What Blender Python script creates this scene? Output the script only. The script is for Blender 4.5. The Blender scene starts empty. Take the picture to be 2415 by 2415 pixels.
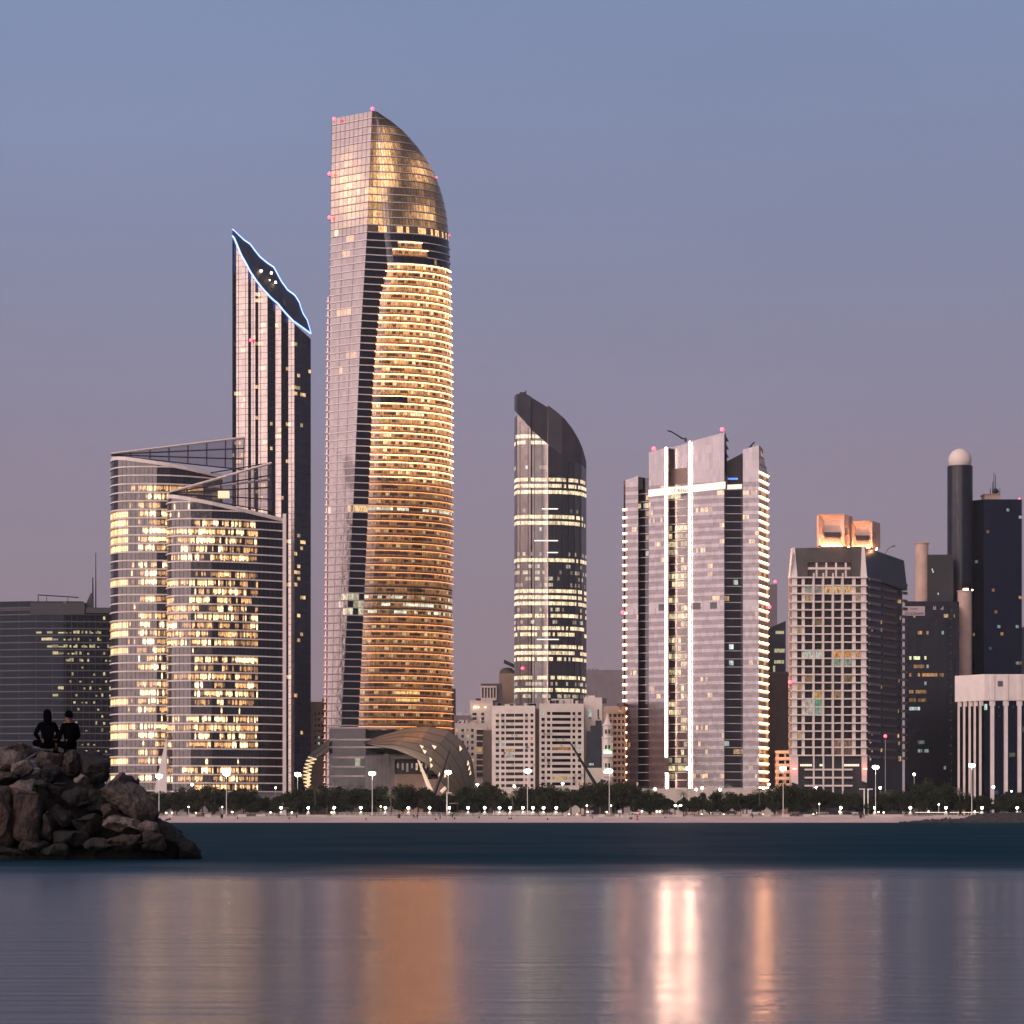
import bpy, bmesh, math, random
from mathutils import Vector, Matrix, noise
R = math.radians
F, HZ, CX, CAMH = 7000.0, 1934.0, 1207.5, 0.95      # focal length and horizon row measured on the 2415 px photograph
GZ = 3.0                                             # level of the city ground above the sea
sc = bpy.context.scene
col = sc.collection

# ------------------------------------------------------------------ camera
cam = bpy.data.cameras.new('camera'); camo = bpy.data.objects.new('camera', cam); col.objects.link(camo)
camo.location = (0, 0, CAMH); camo.rotation_euler = (R(90), 0, 0)
cam.sensor_width = 36; cam.lens = F / 2415 * 36; cam.shift_y = (HZ - CX) / 2415
cam.clip_start = 0.5; cam.clip_end = 30000
sc.camera = camo
sc.render.engine = 'CYCLES'
sc.cycles.use_denoising = True
sc.cycles.max_bounces = 5; sc.cycles.diffuse_bounces = 2; sc.cycles.glossy_bounces = 3; sc.cycles.transmission_bounces = 3
sc.cycles.sample_clamp_indirect = 60; sc.cycles.sample_clamp_direct = 0
sc.cycles.caustics_reflective = False; sc.cycles.caustics_refractive = False

# ------------------------------------------------------------------ dusk sky
w = bpy.data.worlds.new('World'); sc.world = w; w.use_nodes = True
nt = w.node_tree; nt.nodes.clear()
def N(nt, t, **k):
    n = nt.nodes.new(t)
    for a, v in k.items(): setattr(n, a, v)
    return n
def math_(nt, op, a, b=None, clamp=False):
    n = N(nt, 'ShaderNodeMath', operation=op); n.use_clamp = clamp
    for i, v in enumerate((a, b)):
        if v is None: continue
        if isinstance(v, (int, float)): n.inputs[i].default_value = v
        else: nt.links.new(v, n.inputs[i])
    return n.outputs[0]
def ramp(nt, fac, stops, interp='LINEAR'):
    n = N(nt, 'ShaderNodeValToRGB'); cr = n.color_ramp; cr.interpolation = interp
    while len(cr.elements) < len(stops): cr.elements.new(0.5)
    for e, (p, c) in zip(cr.elements, stops):
        e.position = p; e.color = (c[0], c[1], c[2], 1)
    nt.links.new(fac, n.inputs[0]); return n.outputs[0]
def mixc(nt, f, a, b, bt='MIX'):
    n = N(nt, 'ShaderNodeMix', data_type='RGBA', blend_type=bt)
    for s, v in ((n.inputs[0], f), (n.inputs[6], a), (n.inputs[7], b)):
        if isinstance(v, (int, float)): s.default_value = v
        elif isinstance(v, tuple): s.default_value = (v[0], v[1], v[2], 1)
        else: nt.links.new(v, s)
    return n.outputs[2]
def s2l(c):
    return tuple((v / 255 / 12.92) if v < 10 else (((v / 255) + .055) / 1.055) ** 2.4 for v in c)
GLOW = (-0.90, -0.43)                                # the afterglow lies behind the camera and to its left
tc = N(nt, 'ShaderNodeTexCoord'); sx = N(nt, 'ShaderNodeSeparateXYZ'); nt.links.new(tc.outputs['Generated'], sx.inputs[0])
X_, Y_, Z_ = sx.outputs
zf = math_(nt, 'ABSOLUTE', Z_)
front = ramp(nt, zf, [(0.0, s2l((150, 131, 137))), (0.05, s2l((147, 130, 140))), (0.12, s2l((139, 131, 151))),
                      (0.20, s2l((129, 138, 169))), (0.275, s2l((124, 141, 178))), (0.5, (.13, .19, .36)), (1.0, (.05, .09, .2))])
glow = ramp(nt, zf, [(0.0, (.98, .68, .60)), (0.10, (.84, .61, .60)), (0.22, (.60, .51, .60)), (0.45, (.28, .30, .48)), (1.0, (.05, .09, .2))])
dark = ramp(nt, zf, [(0.0, (.16, .15, .19)), (0.25, (.12, .13, .20)), (1.0, (.04, .07, .15))])
a_ = math_(nt, 'ADD', math_(nt, 'MULTIPLY', X_, GLOW[0]), math_(nt, 'MULTIPLY', Y_, GLOW[1]))
mr = N(nt, 'ShaderNodeMapRange', interpolation_type='SMOOTHSTEP'); nt.links.new(a_, mr.inputs[0]); mr.inputs[1].default_value = .05; mr.inputs[2].default_value = .78
back = mixc(nt, mr.outputs[0], dark, glow)
mf = N(nt, 'ShaderNodeMapRange', interpolation_type='SMOOTHSTEP'); nt.links.new(Y_, mf.inputs[0]); mf.inputs[1].default_value = -.15; mf.inputs[2].default_value = .5
skyc = mixc(nt, mf.outputs[0], back, front)
# faint large unevenness of thin dusk cloud
nz = N(nt, 'ShaderNodeTexNoise'); nz.inputs['Scale'].default_value = 3.0; nz.inputs['Detail'].default_value = 3
mp = N(nt, 'ShaderNodeMapping'); mp.inputs['Scale'].default_value = (1, 1, 4); nt.links.new(tc.outputs['Generated'], mp.inputs[0]); nt.links.new(mp.outputs[0], nz.inputs[0])
nf = math_(nt, 'ADD', math_(nt, 'MULTIPLY', nz.outputs[0], .22), .89)
skyc = mixc(nt, 1.0, skyc, nf, 'MULTIPLY')
st = N(nt, 'ShaderNodeTexSky'); st.sky_type = 'NISHITA'; st.sun_disc = False; st.sun_elevation = R(1.0); st.sun_rotation = math.atan2(GLOW[0], GLOW[1]); st.air_density = 1.5; st.dust_density = 2
b1 = N(nt, 'ShaderNodeBackground'); nt.links.new(skyc, b1.inputs[0]); b1.inputs[1].default_value = 1.0
b2 = N(nt, 'ShaderNodeBackground'); nt.links.new(st.outputs[0], b2.inputs[0]); b2.inputs[1].default_value = 0.01
ad = N(nt, 'ShaderNodeAddShader'); nt.links.new(b1.outputs[0], ad.inputs[0]); nt.links.new(b2.outputs[0], ad.inputs[1])
wo = N(nt, 'ShaderNodeOutputWorld'); nt.links.new(ad.outputs[0], wo.inputs[0])
# the afterglow as one very soft, weak sun
sl = bpy.data.lights.new('sun', 'SUN'); sl.energy = 3.8; sl.angle = R(90); sl.color = (1.0, .77, .69)
so = bpy.data.objects.new('sun', sl); col.objects.link(so)
so.rotation_euler = Vector((-.62, -.74, .28)).to_track_quat('Z', 'Y').to_euler()
sc.view_settings.view_transform = 'Standard'; sc.view_settings.look = 'None'; sc.view_settings.exposure = 0; sc.view_settings.gamma = 1

# ------------------------------------------------------------------ helpers
def WX(px, Y): return (px - CX) / F * Y
def WZ(py, Y): return CAMH + (HZ - py) / F * Y
def W(px, Y, d=0.0): return ((px - CX) / F * (Y + d), Y + d)
def PM(Y): return Y / F                              # metres per photograph pixel at distance Y

def tag(o, label=None, cat=None, group=None, kind=None):
    for k, v in (('label', label), ('category', cat), ('group', group), ('kind', kind)):
        if v: o[k] = v
    return o
def empty(name, loc, label, cat, group=None, rz=0):
    o = bpy.data.objects.new(name, None); col.objects.link(o); o.location = loc; o.rotation_euler = (0, 0, rz)
    return tag(o, label, cat, group)

class MB:
    """collects faces; build() links them as one mesh object"""
    def __init__(s): s.v = []; s.f = []; s.m = []; s.c = []; s.sm = False
    def face(s, pts, m=0, c=(0, 0, 0)):
        n = len(s.v); s.v += [tuple(p) for p in pts]; s.f.append(tuple(range(n, n + len(pts)))); s.m.append(m); s.c.append(c)
    def box(s, x0, x1, y0, y1, z0, z1, m=0, c=(0, 0, 0)):
        p = [(x0, y0, z0), (x1, y0, z0), (x1, y1, z0), (x0, y1, z0), (x0, y0, z1), (x1, y0, z1), (x1, y1, z1), (x0, y1, z1)]
        s.hexa(p, m, c)
    def hexa(s, p, m=0, c=(0, 0, 0)):
        n = len(s.v); s.v += [tuple(q) for q in p]
        for f in ((0, 1, 5, 4), (1, 2, 6, 5), (2, 3, 7, 6), (3, 0, 4, 7), (4, 5, 6, 7), (3, 2, 1, 0)):
            s.f.append(tuple(n + i for i in f)); s.m.append(m); s.c.append(c)
    def prism(s, poly, z0, z1, m=0, c=(0, 0, 0), ztops=None):
        n = len(s.v); k = len(poly)
        s.v += [(x, y, z0) for x, y in poly] + [(x, y, (ztops[i] if ztops else z1)) for i, (x, y) in enumerate(poly)]
        for i in range(k):
            j = (i + 1) % k; s.f.append((n + i, n + j, n + k + j, n + k + i)); s.m.append(m); s.c.append(c)
        s.f.append(tuple(n + k + i for i in range(k))); s.m.append(m); s.c.append(c)
        s.f.append(tuple(n + i for i in reversed(range(k)))); s.m.append(m); s.c.append(c)
    def tube(s, a, b, r0, r1=None, n=6, m=0, c=(0, 0, 0)):
        a = Vector(a); b = Vector(b); r1 = r0 if r1 is None else r1
        q = (b - a).to_track_quat('Z', 'Y'); k = len(s.v)
        for p, r in ((a, r0), (b, r1)):
            for i in range(n):
                t = 2 * math.pi * i / n; s.v.append(tuple(p + q @ Vector((r * math.cos(t), r * math.sin(t), 0))))
        for i in range(n):
            j = (i + 1) % n; s.f.append((k + i, k + j, k + n + j, k + n + i)); s.m.append(m); s.c.append(c)
        s.f.append(tuple(k + n + i for i in range(n))); s.m.append(m); s.c.append(c)
        s.f.append(tuple(k + i for i in reversed(range(n)))); s.m.append(m); s.c.append(c)
    def lathe(s, cx, cy, prof, n=16, m=0, c=(0, 0, 0), a0=0, a1=2 * math.pi):
        k = len(s.v); full = abs(a1 - a0 - 2 * math.pi) < 1e-6; nn = n if full else n + 1
        for r, z in prof:
            for i in range(nn):
                t = a0 + (a1 - a0) * i / n; s.v.append((cx + r * math.cos(t), cy + r * math.sin(t), z))
        for l in range(len(prof) - 1):
            for i in range(n):
                j = (i + 1) % nn; s.f.append((k + l * nn + i, k + l * nn + j, k + (l + 1) * nn + j, k + (l + 1) * nn + i)); s.m.append(m); s.c.append(c)
    def build(s, name, mats, parent=None, smooth=False, label=None):
        if not s.f: return None
        me = bpy.data.meshes.new(name)
        off = parent.matrix_basis.inverted() if parent is not None else None
        if parent is not None:
            p = parent; M = Matrix.Identity(4)
            while p is not None: M = p.matrix_basis @ M; p = p.parent
            off = M.inverted()
        vs = [off @ Vector(v) for v in s.v] if off else s.v
        me.from_pydata([tuple(v) for v in vs], [], s.f)
        if not isinstance(mats, (list, tuple)): mats = [mats]
        for m in mats: me.materials.append(m)
        me.polygons.foreach_set('material_index', s.m)
        if smooth: me.polygons.foreach_set('use_smooth', [True] * len(s.f))
        if any(any(c) for c in s.c):
            at = me.attributes.new('lit', 'FLOAT_COLOR', 'FACE')
            at.data.foreach_set('color', [x for c in s.c for x in (c[0], c[1], c[2], 1.0)])
        me.update()
        o = bpy.data.objects.new(name, me); col.objects.link(o)
        if parent is not None: o.parent = parent
        if label: o['label'] = label
        return o

# ------------------------------------------------------------------ materials
def material(name, base, rough=.6, metal=0.0, spec=.5, nscale=None, namt=.25, bump=0.0, bscale=None, emis=None, stretch=(1, 1, 1), base2=None, nosample=False):
    m = bpy.data.materials.new(name); m.use_nodes = True; t = m.node_tree; b = t.nodes['Principled BSDF']
    b.inputs['Roughness'].default_value = rough; b.inputs['Metallic'].default_value = metal; b.inputs['Specular IOR Level'].default_value = spec
    b.inputs['Base Color'].default_value = (*base, 1)
    if nscale:
        tc = N(t, 'ShaderNodeTexCoord'); mp = N(t, 'ShaderNodeMapping'); mp.inputs['Scale'].default_value = stretch
        t.links.new(tc.outputs['Object'], mp.inputs[0])
        nz = N(t, 'ShaderNodeTexNoise'); nz.inputs['Scale'].default_value = nscale; nz.inputs['Detail'].default_value = 5; nz.inputs['Roughness'].default_value = .6
        t.links.new(mp.outputs[0], nz.inputs[0])
        b2_ = base2 or tuple(v * (1 - namt * 1.6) for v in base); b1_ = base if base2 else tuple(v * (1 + namt) for v in base)
        c = ramp(t, nz.outputs[0], [(.3, b2_), (.7, b1_)])
        t.links.new(c, b.inputs['Base Color'])
        if bump:
            n2 = N(t, 'ShaderNodeTexNoise'); n2.inputs['Scale'].default_value = bscale or nscale * 3; n2.inputs['Detail'].default_value = 6
            t.links.new(mp.outputs[0], n2.inputs[0])
            bp = N(t, 'ShaderNodeBump'); bp.inputs['Strength'].default_value = bump; bp.inputs['Distance'].default_value = .2
            t.links.new(n2.outputs[0], bp.inputs['Height']); t.links.new(bp.outputs[0], b.inputs['Normal'])
    if emis:
        b.inputs['Emission Color'].default_value = (*emis[0], 1); b.inputs['Emission Strength'].default_value = emis[1]
        if nosample: m.cycles.emission_sampling = 'NONE'
    return m

def glass(name, tint, refl=.45, rough=.12, curtain=1.2, warp=.02, lit_gain=1.0, streak=.0):
    """coated facade glass: mirror-like tint; panes with a 'lit' face colour show a lit room behind them"""
    m = bpy.data.materials.new(name); m.use_nodes = True; t = m.node_tree; b = t.nodes['Principled BSDF']
    b.inputs['Metallic'].default_value = .9; b.inputs['Roughness'].default_value = rough
    g = N(t, 'ShaderNodeNewGeometry'); tc = N(t, 'ShaderNodeTexCoord')
    # pane to pane difference of the coating
    vs = N(t, 'ShaderNodeVectorMath', operation='SNAP'); t.links.new(tc.outputs['Object'], vs.inputs[0]); vs.inputs[1].default_value = (1.5, 1.5, 3.4)
    wn = N(t, 'ShaderNodeTexWhiteNoise'); t.links.new(vs.outputs[0], wn.inputs[0])
    k = math_(t, 'ADD', math_(t, 'MULTIPLY', wn.outputs[0], .22 * refl), refl * .88)
    c = mixc(t, 1.0, tint, k, 'MULTIPLY')
    t.links.new(c, b.inputs['Base Color'])
    at = N(t, 'ShaderNodeAttribute'); at.attribute_name = 'lit'
    # furniture, blinds and ceiling lights inside the lit rooms
    mp = N(t, 'ShaderNodeMapping'); mp.inputs['Scale'].default_value = (curtain, curtain, curtain * .35); t.links.new(tc.outputs['Object'], mp.inputs[0])
    nz = N(t, 'ShaderNodeTexNoise'); nz.inputs['Scale'].default_value = 1.0; nz.inputs['Detail'].default_value = 3; nz.inputs['Roughness'].default_value = .8
    t.links.new(mp.outputs[0], nz.inputs[0])
    e = math_(t, 'MULTIPLY', math_(t, 'SUBTRACT', nz.outputs[0], .33), 4.2, True)
    e = math_(t, 'ADD', math_(t, 'MULTIPLY', e, .85), .15)
    ec = mixc(t, 1.0, at.outputs['Color'], e, 'MULTIPLY')
    t.links.new(ec, b.inputs['Emission Color']); b.inputs['Emission Strength'].default_value = lit_gain
    if warp:
        n2 = N(t, 'ShaderNodeTexNoise'); n2.inputs['Scale'].default_value = .35; n2.inputs['Detail'].default_value = 2; t.links.new(tc.outputs['Object'], n2.inputs[0])
        bp = N(t, 'ShaderNodeBump'); bp.inputs['Strength'].default_value = warp * 10; bp.inputs['Distance'].default_value = .3
        t.links.new(n2.outputs[0], bp.inputs['Height']); t.links.new(bp.outputs[0], b.inputs['Normal'])
    m.cycles.emission_sampling = 'NONE'
    return m

def emitter(name, c, s, sample=False):
    m = material(name, (.3, .3, .3), .5, emis=(c, s)); m.cycles.emission_sampling = 'AUTO' if sample else 'NONE'
    return m

M = {}
M['glass_left_tower'] = glass('office_glass', (.62, .60, .66), .28, .14)
M['glass_gold_tower'] = glass('tower_glass', (.72, .62, .66), .30, .12, curtain=1.6)
M['glass_dark'] = glass('dark_glass', (.5, .52, .62), .11, .1)
M['glass_lilac'] = glass('lilac_glass', (.84, .78, .87), .28, .22)
M['glass_black'] = glass('black_glass', (.22, .40, .95), .045, .15)
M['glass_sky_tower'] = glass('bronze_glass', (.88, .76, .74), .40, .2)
M['glass_sky_shaded'] = glass('bronze_glass_shaded', (.5, .5, .66), .12, .2)  # same glass darkened for facets turned from the glow, shade put into colour
M['glass_offices'] = glass('banded_glass', (.62, .58, .62), .15, .14, curtain=3.2, lit_gain=3.6)
def thin_glass():
    m = material('clear_screen_glass', (.25, .23, .26), .1, .6); t = m.node_tree; b = t.nodes['Principled BSDF']
    tr = N(t, 'ShaderNodeBsdfTransparent'); tr.inputs[0].default_value = (.85, .85, .9, 1); mx = N(t, 'ShaderNodeMixShader'); mx.inputs[0].default_value = .42
    t.links.new(tr.outputs[0], mx.inputs[1]); t.links.new(b.outputs[0], mx.inputs[2]); t.links.new(mx.outputs[0], t.nodes['Material Output'].inputs[0]); return m
M['thin_glass'] = thin_glass()
M['spandrel_gold'] = material('champagne_metal', (.62, .45, .30), .45, .6)
M['slab_white'] = material('pale_metal_band', (.62, .55, .54), .5, .1, nscale=.3, namt=.1)
M['slab_grey'] = material('grey_metal_band', (.34, .31, .33), .5, .2)
M['pink_frame'] = material('pale_stone_frame', (.74, .65, .62), .6, nscale=.2, namt=.08)
M['mullion'] = material('dark_mullion', (.05, .045, .05), .5, .4)
M['roof_dark'] = material('dark_roof', (.028, .028, .04), .6, nscale=.1, namt=.3)
M['roof_grey'] = material('grey_roof', (.12, .11, .12), .8, nscale=.1, namt=.3)
M['white_wall'] = material('pale_render_wall', (.70, .61, .555), .85, nscale=.12, namt=.10)
M['white_wall2'] = material('cream_render_wall', (.56, .48, .43), .85, nscale=.12, namt=.12)
M['tan_wall'] = material('tan_wall', (.42, .30, .23), .85, nscale=.12, namt=.12)
M['brown_wall'] = material('brown_wall', (.16, .12, .10), .85, nscale=.12, namt=.15)
M['grey_concrete'] = material('grey_concrete', (.26, .24, .24), .8, nscale=.15, namt=.18)
M['navy_wall'] = material('navy_cladding', (.014, .018, .032), .35, .3, nscale=.1, namt=.2)
M['black_wall'] = material('black_cladding', (.016, .017, .026), .5, nscale=.1, namt=.2)
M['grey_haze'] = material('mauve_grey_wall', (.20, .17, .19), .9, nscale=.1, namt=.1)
M['pink_conc'] = material('pink_concrete', (.60, .42, .36), .8, nscale=.2, namt=.12)
M['metal'] = material('galvanised_steel', (.35, .35, .36), .4, .7)
M['dark_metal'] = material('dark_steel', (.03, .03, .033), .5, .5)
M['dome_metal'] = material('shell_metal', (.22, .18, .13), .42, .25, nscale=.5, namt=.12, stretch=(1, 1, 6))
M['white_pole'] = material('white_painted_pole', (.72, .70, .66), .5)
M['gold_strip'] = emitter('gold_strip_light', (1.0, .33, .10), 34.0)
M['gold_strip_low'] = emitter('gold_strip_light_low', (1.0, .32, .10), 4.2)
M['red_strip'] = emitter('pink_edge_light', (1.0, .42, .32), 1.3)
M['white_strip'] = emitter('warm_white_strip', (1.0, .58, .44), 60.0)
M['slab_end_light'] = emitter('balcony_edge_light', (1.0, .42, .20), 25.0)
M['strip_halo'] = emitter('pink_strip_halo', (1.0, .50, .40), .95)  # soft halo beside the light strips, put in as an emissive box
M['edge_glow'] = emitter('edge_halo_glow', (1.0, .38, .14), 1.6)  # orange halo below the balcony edges, put in as emissive boxes
M['crown_band'] = emitter('crown_light_band', (1.0, .80, .68), 1.05)
M['blue_led'] = emitter('blue_roof_led', (.22, .36, 1.0), 3.0)
M['blue_sign'] = emitter('blue_roof_sign', (.02, .25, .9), 1.2)
M['red_beacon'] = emitter('red_beacon', (1.0, .05, .10), 5.0)
M['white_lamp'] = emitter('white_lamp', (1.0, .96, .78), 28.0, True)
M['flood_lamp'] = emitter('floodlight', (1.0, .88, .62), 40.0, True)
M['warm_lamp'] = emitter('warm_lamp', (1.0, .72, .38), 12.0)
M['crown_flood'] = emitter('crown_floodlight', (1.0, .45, .19), 230.0, True)
M['green_flood'] = emitter('green_floodlight', (.25, 1.0, .40), 30.0, True)
M['red_flood'] = emitter('red_floodlight', (1.0, .10, .06), 25.0, True)

WARM = (1.0, .48, .17); PALE = (1.0, .63, .29); COOL = (.80, .95, .85); GOLD = (1.0, .60, .26)
def mul(c, k): return (c[0] * k, c[1] * k, c[2] * k)

def lerp_tab(tab, y):
    """piecewise linear through [(y, value)] with rising y"""
    if y <= tab[0][0]: return tab[0][1]
    for (a, va), (b, vb) in zip(tab, tab[1:]):
        if y <= b: return va + (vb - va) * (y - a) / (b - a)
    return tab[-1][1]

def offset(P, d):
    out = []
    for i, p in enumerate(P):
        a = Vector(P[max(0, i - 1)]); b = Vector(P[min(len(P) - 1, i + 1)]); t = (b - a)
        if t.length < 1e-6: out.append(tuple(p)); continue
        t.normalize(); n = Vector((t.y, -t.x)); out.append((p[0] + n.x * d, p[1] + n.y * d))
    return out

def storeys(root, Y, fp, ys, gm, style, slab=None, strip=None, mull=None, clip=None, backd=40, rear=None, roofm=None):
    """builds a tower floor by floor. fp(y) -> [(px, depth)], ys = storey boundaries (photo rows, bottom first).
    style(i, j, n, y) -> rows [(f0, f1, mat, colour)].  Each storey is its own glazing part, each ledge its own slab part."""
    for i in range(len(ys) - 1):
        ya, yb = ys[i], ys[i + 1]; za, zb = WZ(ya, Y), WZ(yb, Y)
        fa, fb = fp(ya), fp(yb); A = [W(p, Y, d) for p, d in fa]; B = [W(p, Y, d) for p, d in fb]
        ct = [WZ(clip(p), Y) for p, d in fa] if clip else None
        n = len(A) - 1; g = MB()
        for j in range(n):
            if ct and za >= max(ct[j], ct[j + 1]) - .05: continue
            for f0, f1, m, c in style(i, j, n, (ya + yb) / 2):
                q = []
                for k, f in ((j, f0), (j + 1, f0), (j + 1, f1), (j, f1)):
                    z = za + (zb - za) * f
                    if ct: z = min(z, max(ct[k], za))
                    q.append((A[k][0] + (B[k][0] - A[k][0]) * f, A[k][1] + (B[k][1] - A[k][1]) * f, z))
                g.face(q, m, c)
        if mull:
            mw, md, mm = mull[:3]; step = mull[3] if len(mull) > 3 else 1; step = step(ya) if callable(step) else step
            OA = offset(A, md); OB = offset(B, md)
            for j in range(0, n + 1, step):
                if ct and zb > ct[j]: continue
                t = Vector(A[min(j + 1, n)]) - Vector(A[max(j - 1, 0)])
                if t.length < 1e-6: continue
                t = t.normalized() * mw / 2
                g.face([(OA[j][0] - t.x, OA[j][1] - t.y, za), (OA[j][0] + t.x, OA[j][1] + t.y, za), (OB[j][0] + t.x, OB[j][1] + t.y, zb), (OB[j][0] - t.x, OB[j][1] - t.y, zb)], mm)
        g.build('glazing', gm, root)
        if slab:
            sd, sh, sm = slab[:3]; h = MB(); O = offset(A, sd)
            for j in range(n):
                if (ct and za + sh > max(ct[j], ct[j + 1])) or (len(slab) > 3 and not slab[3](i, j, n)):
                    h.build('floor_slab', sm, root); h = MB(); continue
                a, b, c, d = A[j], A[j + 1], O[j + 1], O[j]
                h.hexa([(d[0], d[1], za), (c[0], c[1], za), (b[0], b[1], za), (a[0], a[1], za), (d[0], d[1], za + sh), (c[0], c[1], za + sh), (b[0], b[1], za + sh), (a[0], a[1], za + sh)])
            h.build('floor_slab', sm, root)
        if strip:
            sd, z0, sh, sm, sel = strip; h = MB(); O = offset(A, sd); O2 = offset(A, sd + .25); zz = za + z0
            mm = sm(i, (ya + yb) / 2) if callable(sm) else sm
            for j in range(n):
                if not sel(i, j, n):
                    h.build('light_strip', mm, root); h = MB(); continue
                a, b, c, d = O[j], O[j + 1], O2[j + 1], O2[j]
                h.hexa([(d[0], d[1], zz), (c[0], c[1], zz), (b[0], b[1], zz), (a[0], a[1], zz), (d[0], d[1], zz + sh), (c[0], c[1], zz + sh), (b[0], b[1], zz + sh), (a[0], a[1], zz + sh)])
            h.build('light_strip', mm, root)
    if WZ(ys[0], Y) > GZ + .5:
        f = fp(ys[0]); pl = MB(); pl.prism([W(p, Y, d + .6) for p, d in f] + [W(f[-1][0] - 2, Y, backd), W(f[0][0] + 2, Y, backd)], GZ, WZ(ys[0], Y) - .01)
        pl.build('plinth', M['grey_concrete'], root)
    # rear wall
    r = MB()
    for i in range(len(ys) - 1):
        fa, fb = fp(ys[i]), fp(ys[i + 1]); za, zb = WZ(ys[i], Y), WZ(ys[i + 1], Y)
        def ring(f):
            a, b = f[-1], f[0]; return [W(a[0], Y, a[1]), W(a[0] - 2, Y, backd), W(b[0] + 2, Y, backd), W(b[0], Y, b[1])]
        A, B = ring(fa), ring(fb)
        if clip:
            ca = [WZ(clip(fa[-1][0]), Y), WZ(clip(fa[-1][0]), Y), WZ(clip(fa[0][0]), Y), WZ(clip(fa[0][0]), Y)]
        for k in range(3):
            z = [za, za, zb, zb]
            if clip: z = [min(za, ca[k]), min(za, ca[k + 1]), min(zb, ca[k + 1]), min(zb, ca[k])]
            r.face([(A[k][0], A[k][1], z[0]), (A[k + 1][0], A[k + 1][1], z[1]), (B[k + 1][0], B[k + 1][1], z[2]), (B[k][0], B[k][1], z[3])])
    r.build('rear_wall', rear or M['roof_grey'], root)
    if roofm:
        t = MB(); f = fp(ys[-1]); z = WZ(ys[-1], Y)
        P = [W(p, Y, d) for p, d in f] + [W(f[-1][0] - 2, Y, backd), W(f[0][0] + 2, Y, backd)]
        t.face([(x, y, z) for x, y in P]); t.build('roof', roofm, root)

def spread_pts(keys, counts):
    """keys: [(px, d)], counts: segments between neighbours"""
    out = [keys[0]]
    for (a, b), n in zip(zip(keys, keys[1:]), counts):
        for k in range(1, n + 1):
            f = k / n; out.append((a[0] + (b[0] - a[0]) * f, a[1] + (b[1] - a[1]) * f))
    return out

def runs(rnd, n, p_on, lo=1, hi=6, gap_lo=1, gap_hi=6):
    """lit pane runs along a floor"""
    out = [0.0] * n; j = 0
    while j < n:
        if rnd.random() < p_on:
            k = rnd.randint(lo, hi); b = rnd.choice((.2, .32, .45, .65, 1.1))
            for q in range(j, min(n, j + k)): out[q] = b * rnd.uniform(.7, 1.15) if rnd.random() > .18 else .06
            j += k
        else: j += rnd.randint(gap_lo, gap_hi)
    return out

def holed_wall(root, A, B, zb, zt, cuts_x, cuts_z, wallm, panem, depth=.4, name='wall', litf=None, wname='window', sill=None, cap=100, count=[0]):
    """a wall from A to B (world xy, left to right as seen) with real window recesses; each window is its own part"""
    A = Vector(A); B = Vector(B); L = (B - A).length; u = (B - A) / L; nrm = Vector((u.y, -u.x))
    xs = sorted(set([0, L] + [v for c in cuts_x for v in c])); zs = sorted(set([zb, zt] + [v for c in cuts_z for v in c]))
    hx = {(round(a, 4), round(b, 4)) for a, b in cuts_x}; hz = {(round(a, 4), round(b, 4)) for a, b in cuts_z}
    def P(s, z, d=0.0): q = A + u * s - nrm * d; return (q.x, q.y, z)
    w = MB(); rest = MB(); made = 0
    for x0, x1 in zip(xs, xs[1:]):
        inx = (round(x0, 4), round(x1, 4)) in hx
        if not inx:
            w.face([P(x0, zb), P(x1, zb), P(x1, zt), P(x0, zt)]); continue
        for z0, z1 in zip(zs, zs[1:]):
            if (round(z0, 4), round(z1, 4)) in hz:
                for q in ([P(x0, z0), P(x1, z0), P(x1, z0, depth), P(x0, z0, depth)], [P(x0, z1, depth), P(x1, z1, depth), P(x1, z1), P(x0, z1)],
                          [P(x0, z0, depth), P(x0, z1, depth), P(x0, z1), P(x0, z0)], [P(x1, z0), P(x1, z1), P(x1, z1, depth), P(x1, z0, depth)]): w.face(q)
                c = litf(x0 / L, z0) if litf else (0, 0, 0)
                g = MB() if made < cap else rest
                g.face([P(x0, z0, depth - .003), P(x1, z0, depth - .003), P(x1, z1, depth - .003), P(x0, z1, depth - .003)], 0, c)
                xm = (x0 + x1) / 2; e = .05
                if x1 - x0 > 1.0: g.face([P(xm - e, z0, depth - .06), P(xm + e, z0, depth - .06), P(xm + e, z1, depth - .06), P(xm - e, z1, depth - .06)], 1)
                if made < cap: g.build(wname, [panem, M['mullion']], root)
                made += 1
            else: w.face([P(x0, z0), P(x1, z0), P(x1, z1), P(x0, z1)])
    w.build(name, wallm, root)
    if rest.f:
        o = rest.build(wname, [panem, M['mullion']], root); o['kind'] = 'stuff'

def rounded_box(root, name, px0, px1, py0, py1, Y, D, mat, side_px=None):
    """plain solid; px0..px1 front face, D metres deep"""
    b = MB(); x0, x1 = WX(px0, Y), WX(px1, Y)
    b.box(x0, x1, Y, Y + D, WZ(py1, Y), WZ(py0, Y)); return b.build(name, mat, root)
HAZE = 0.00003
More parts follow.
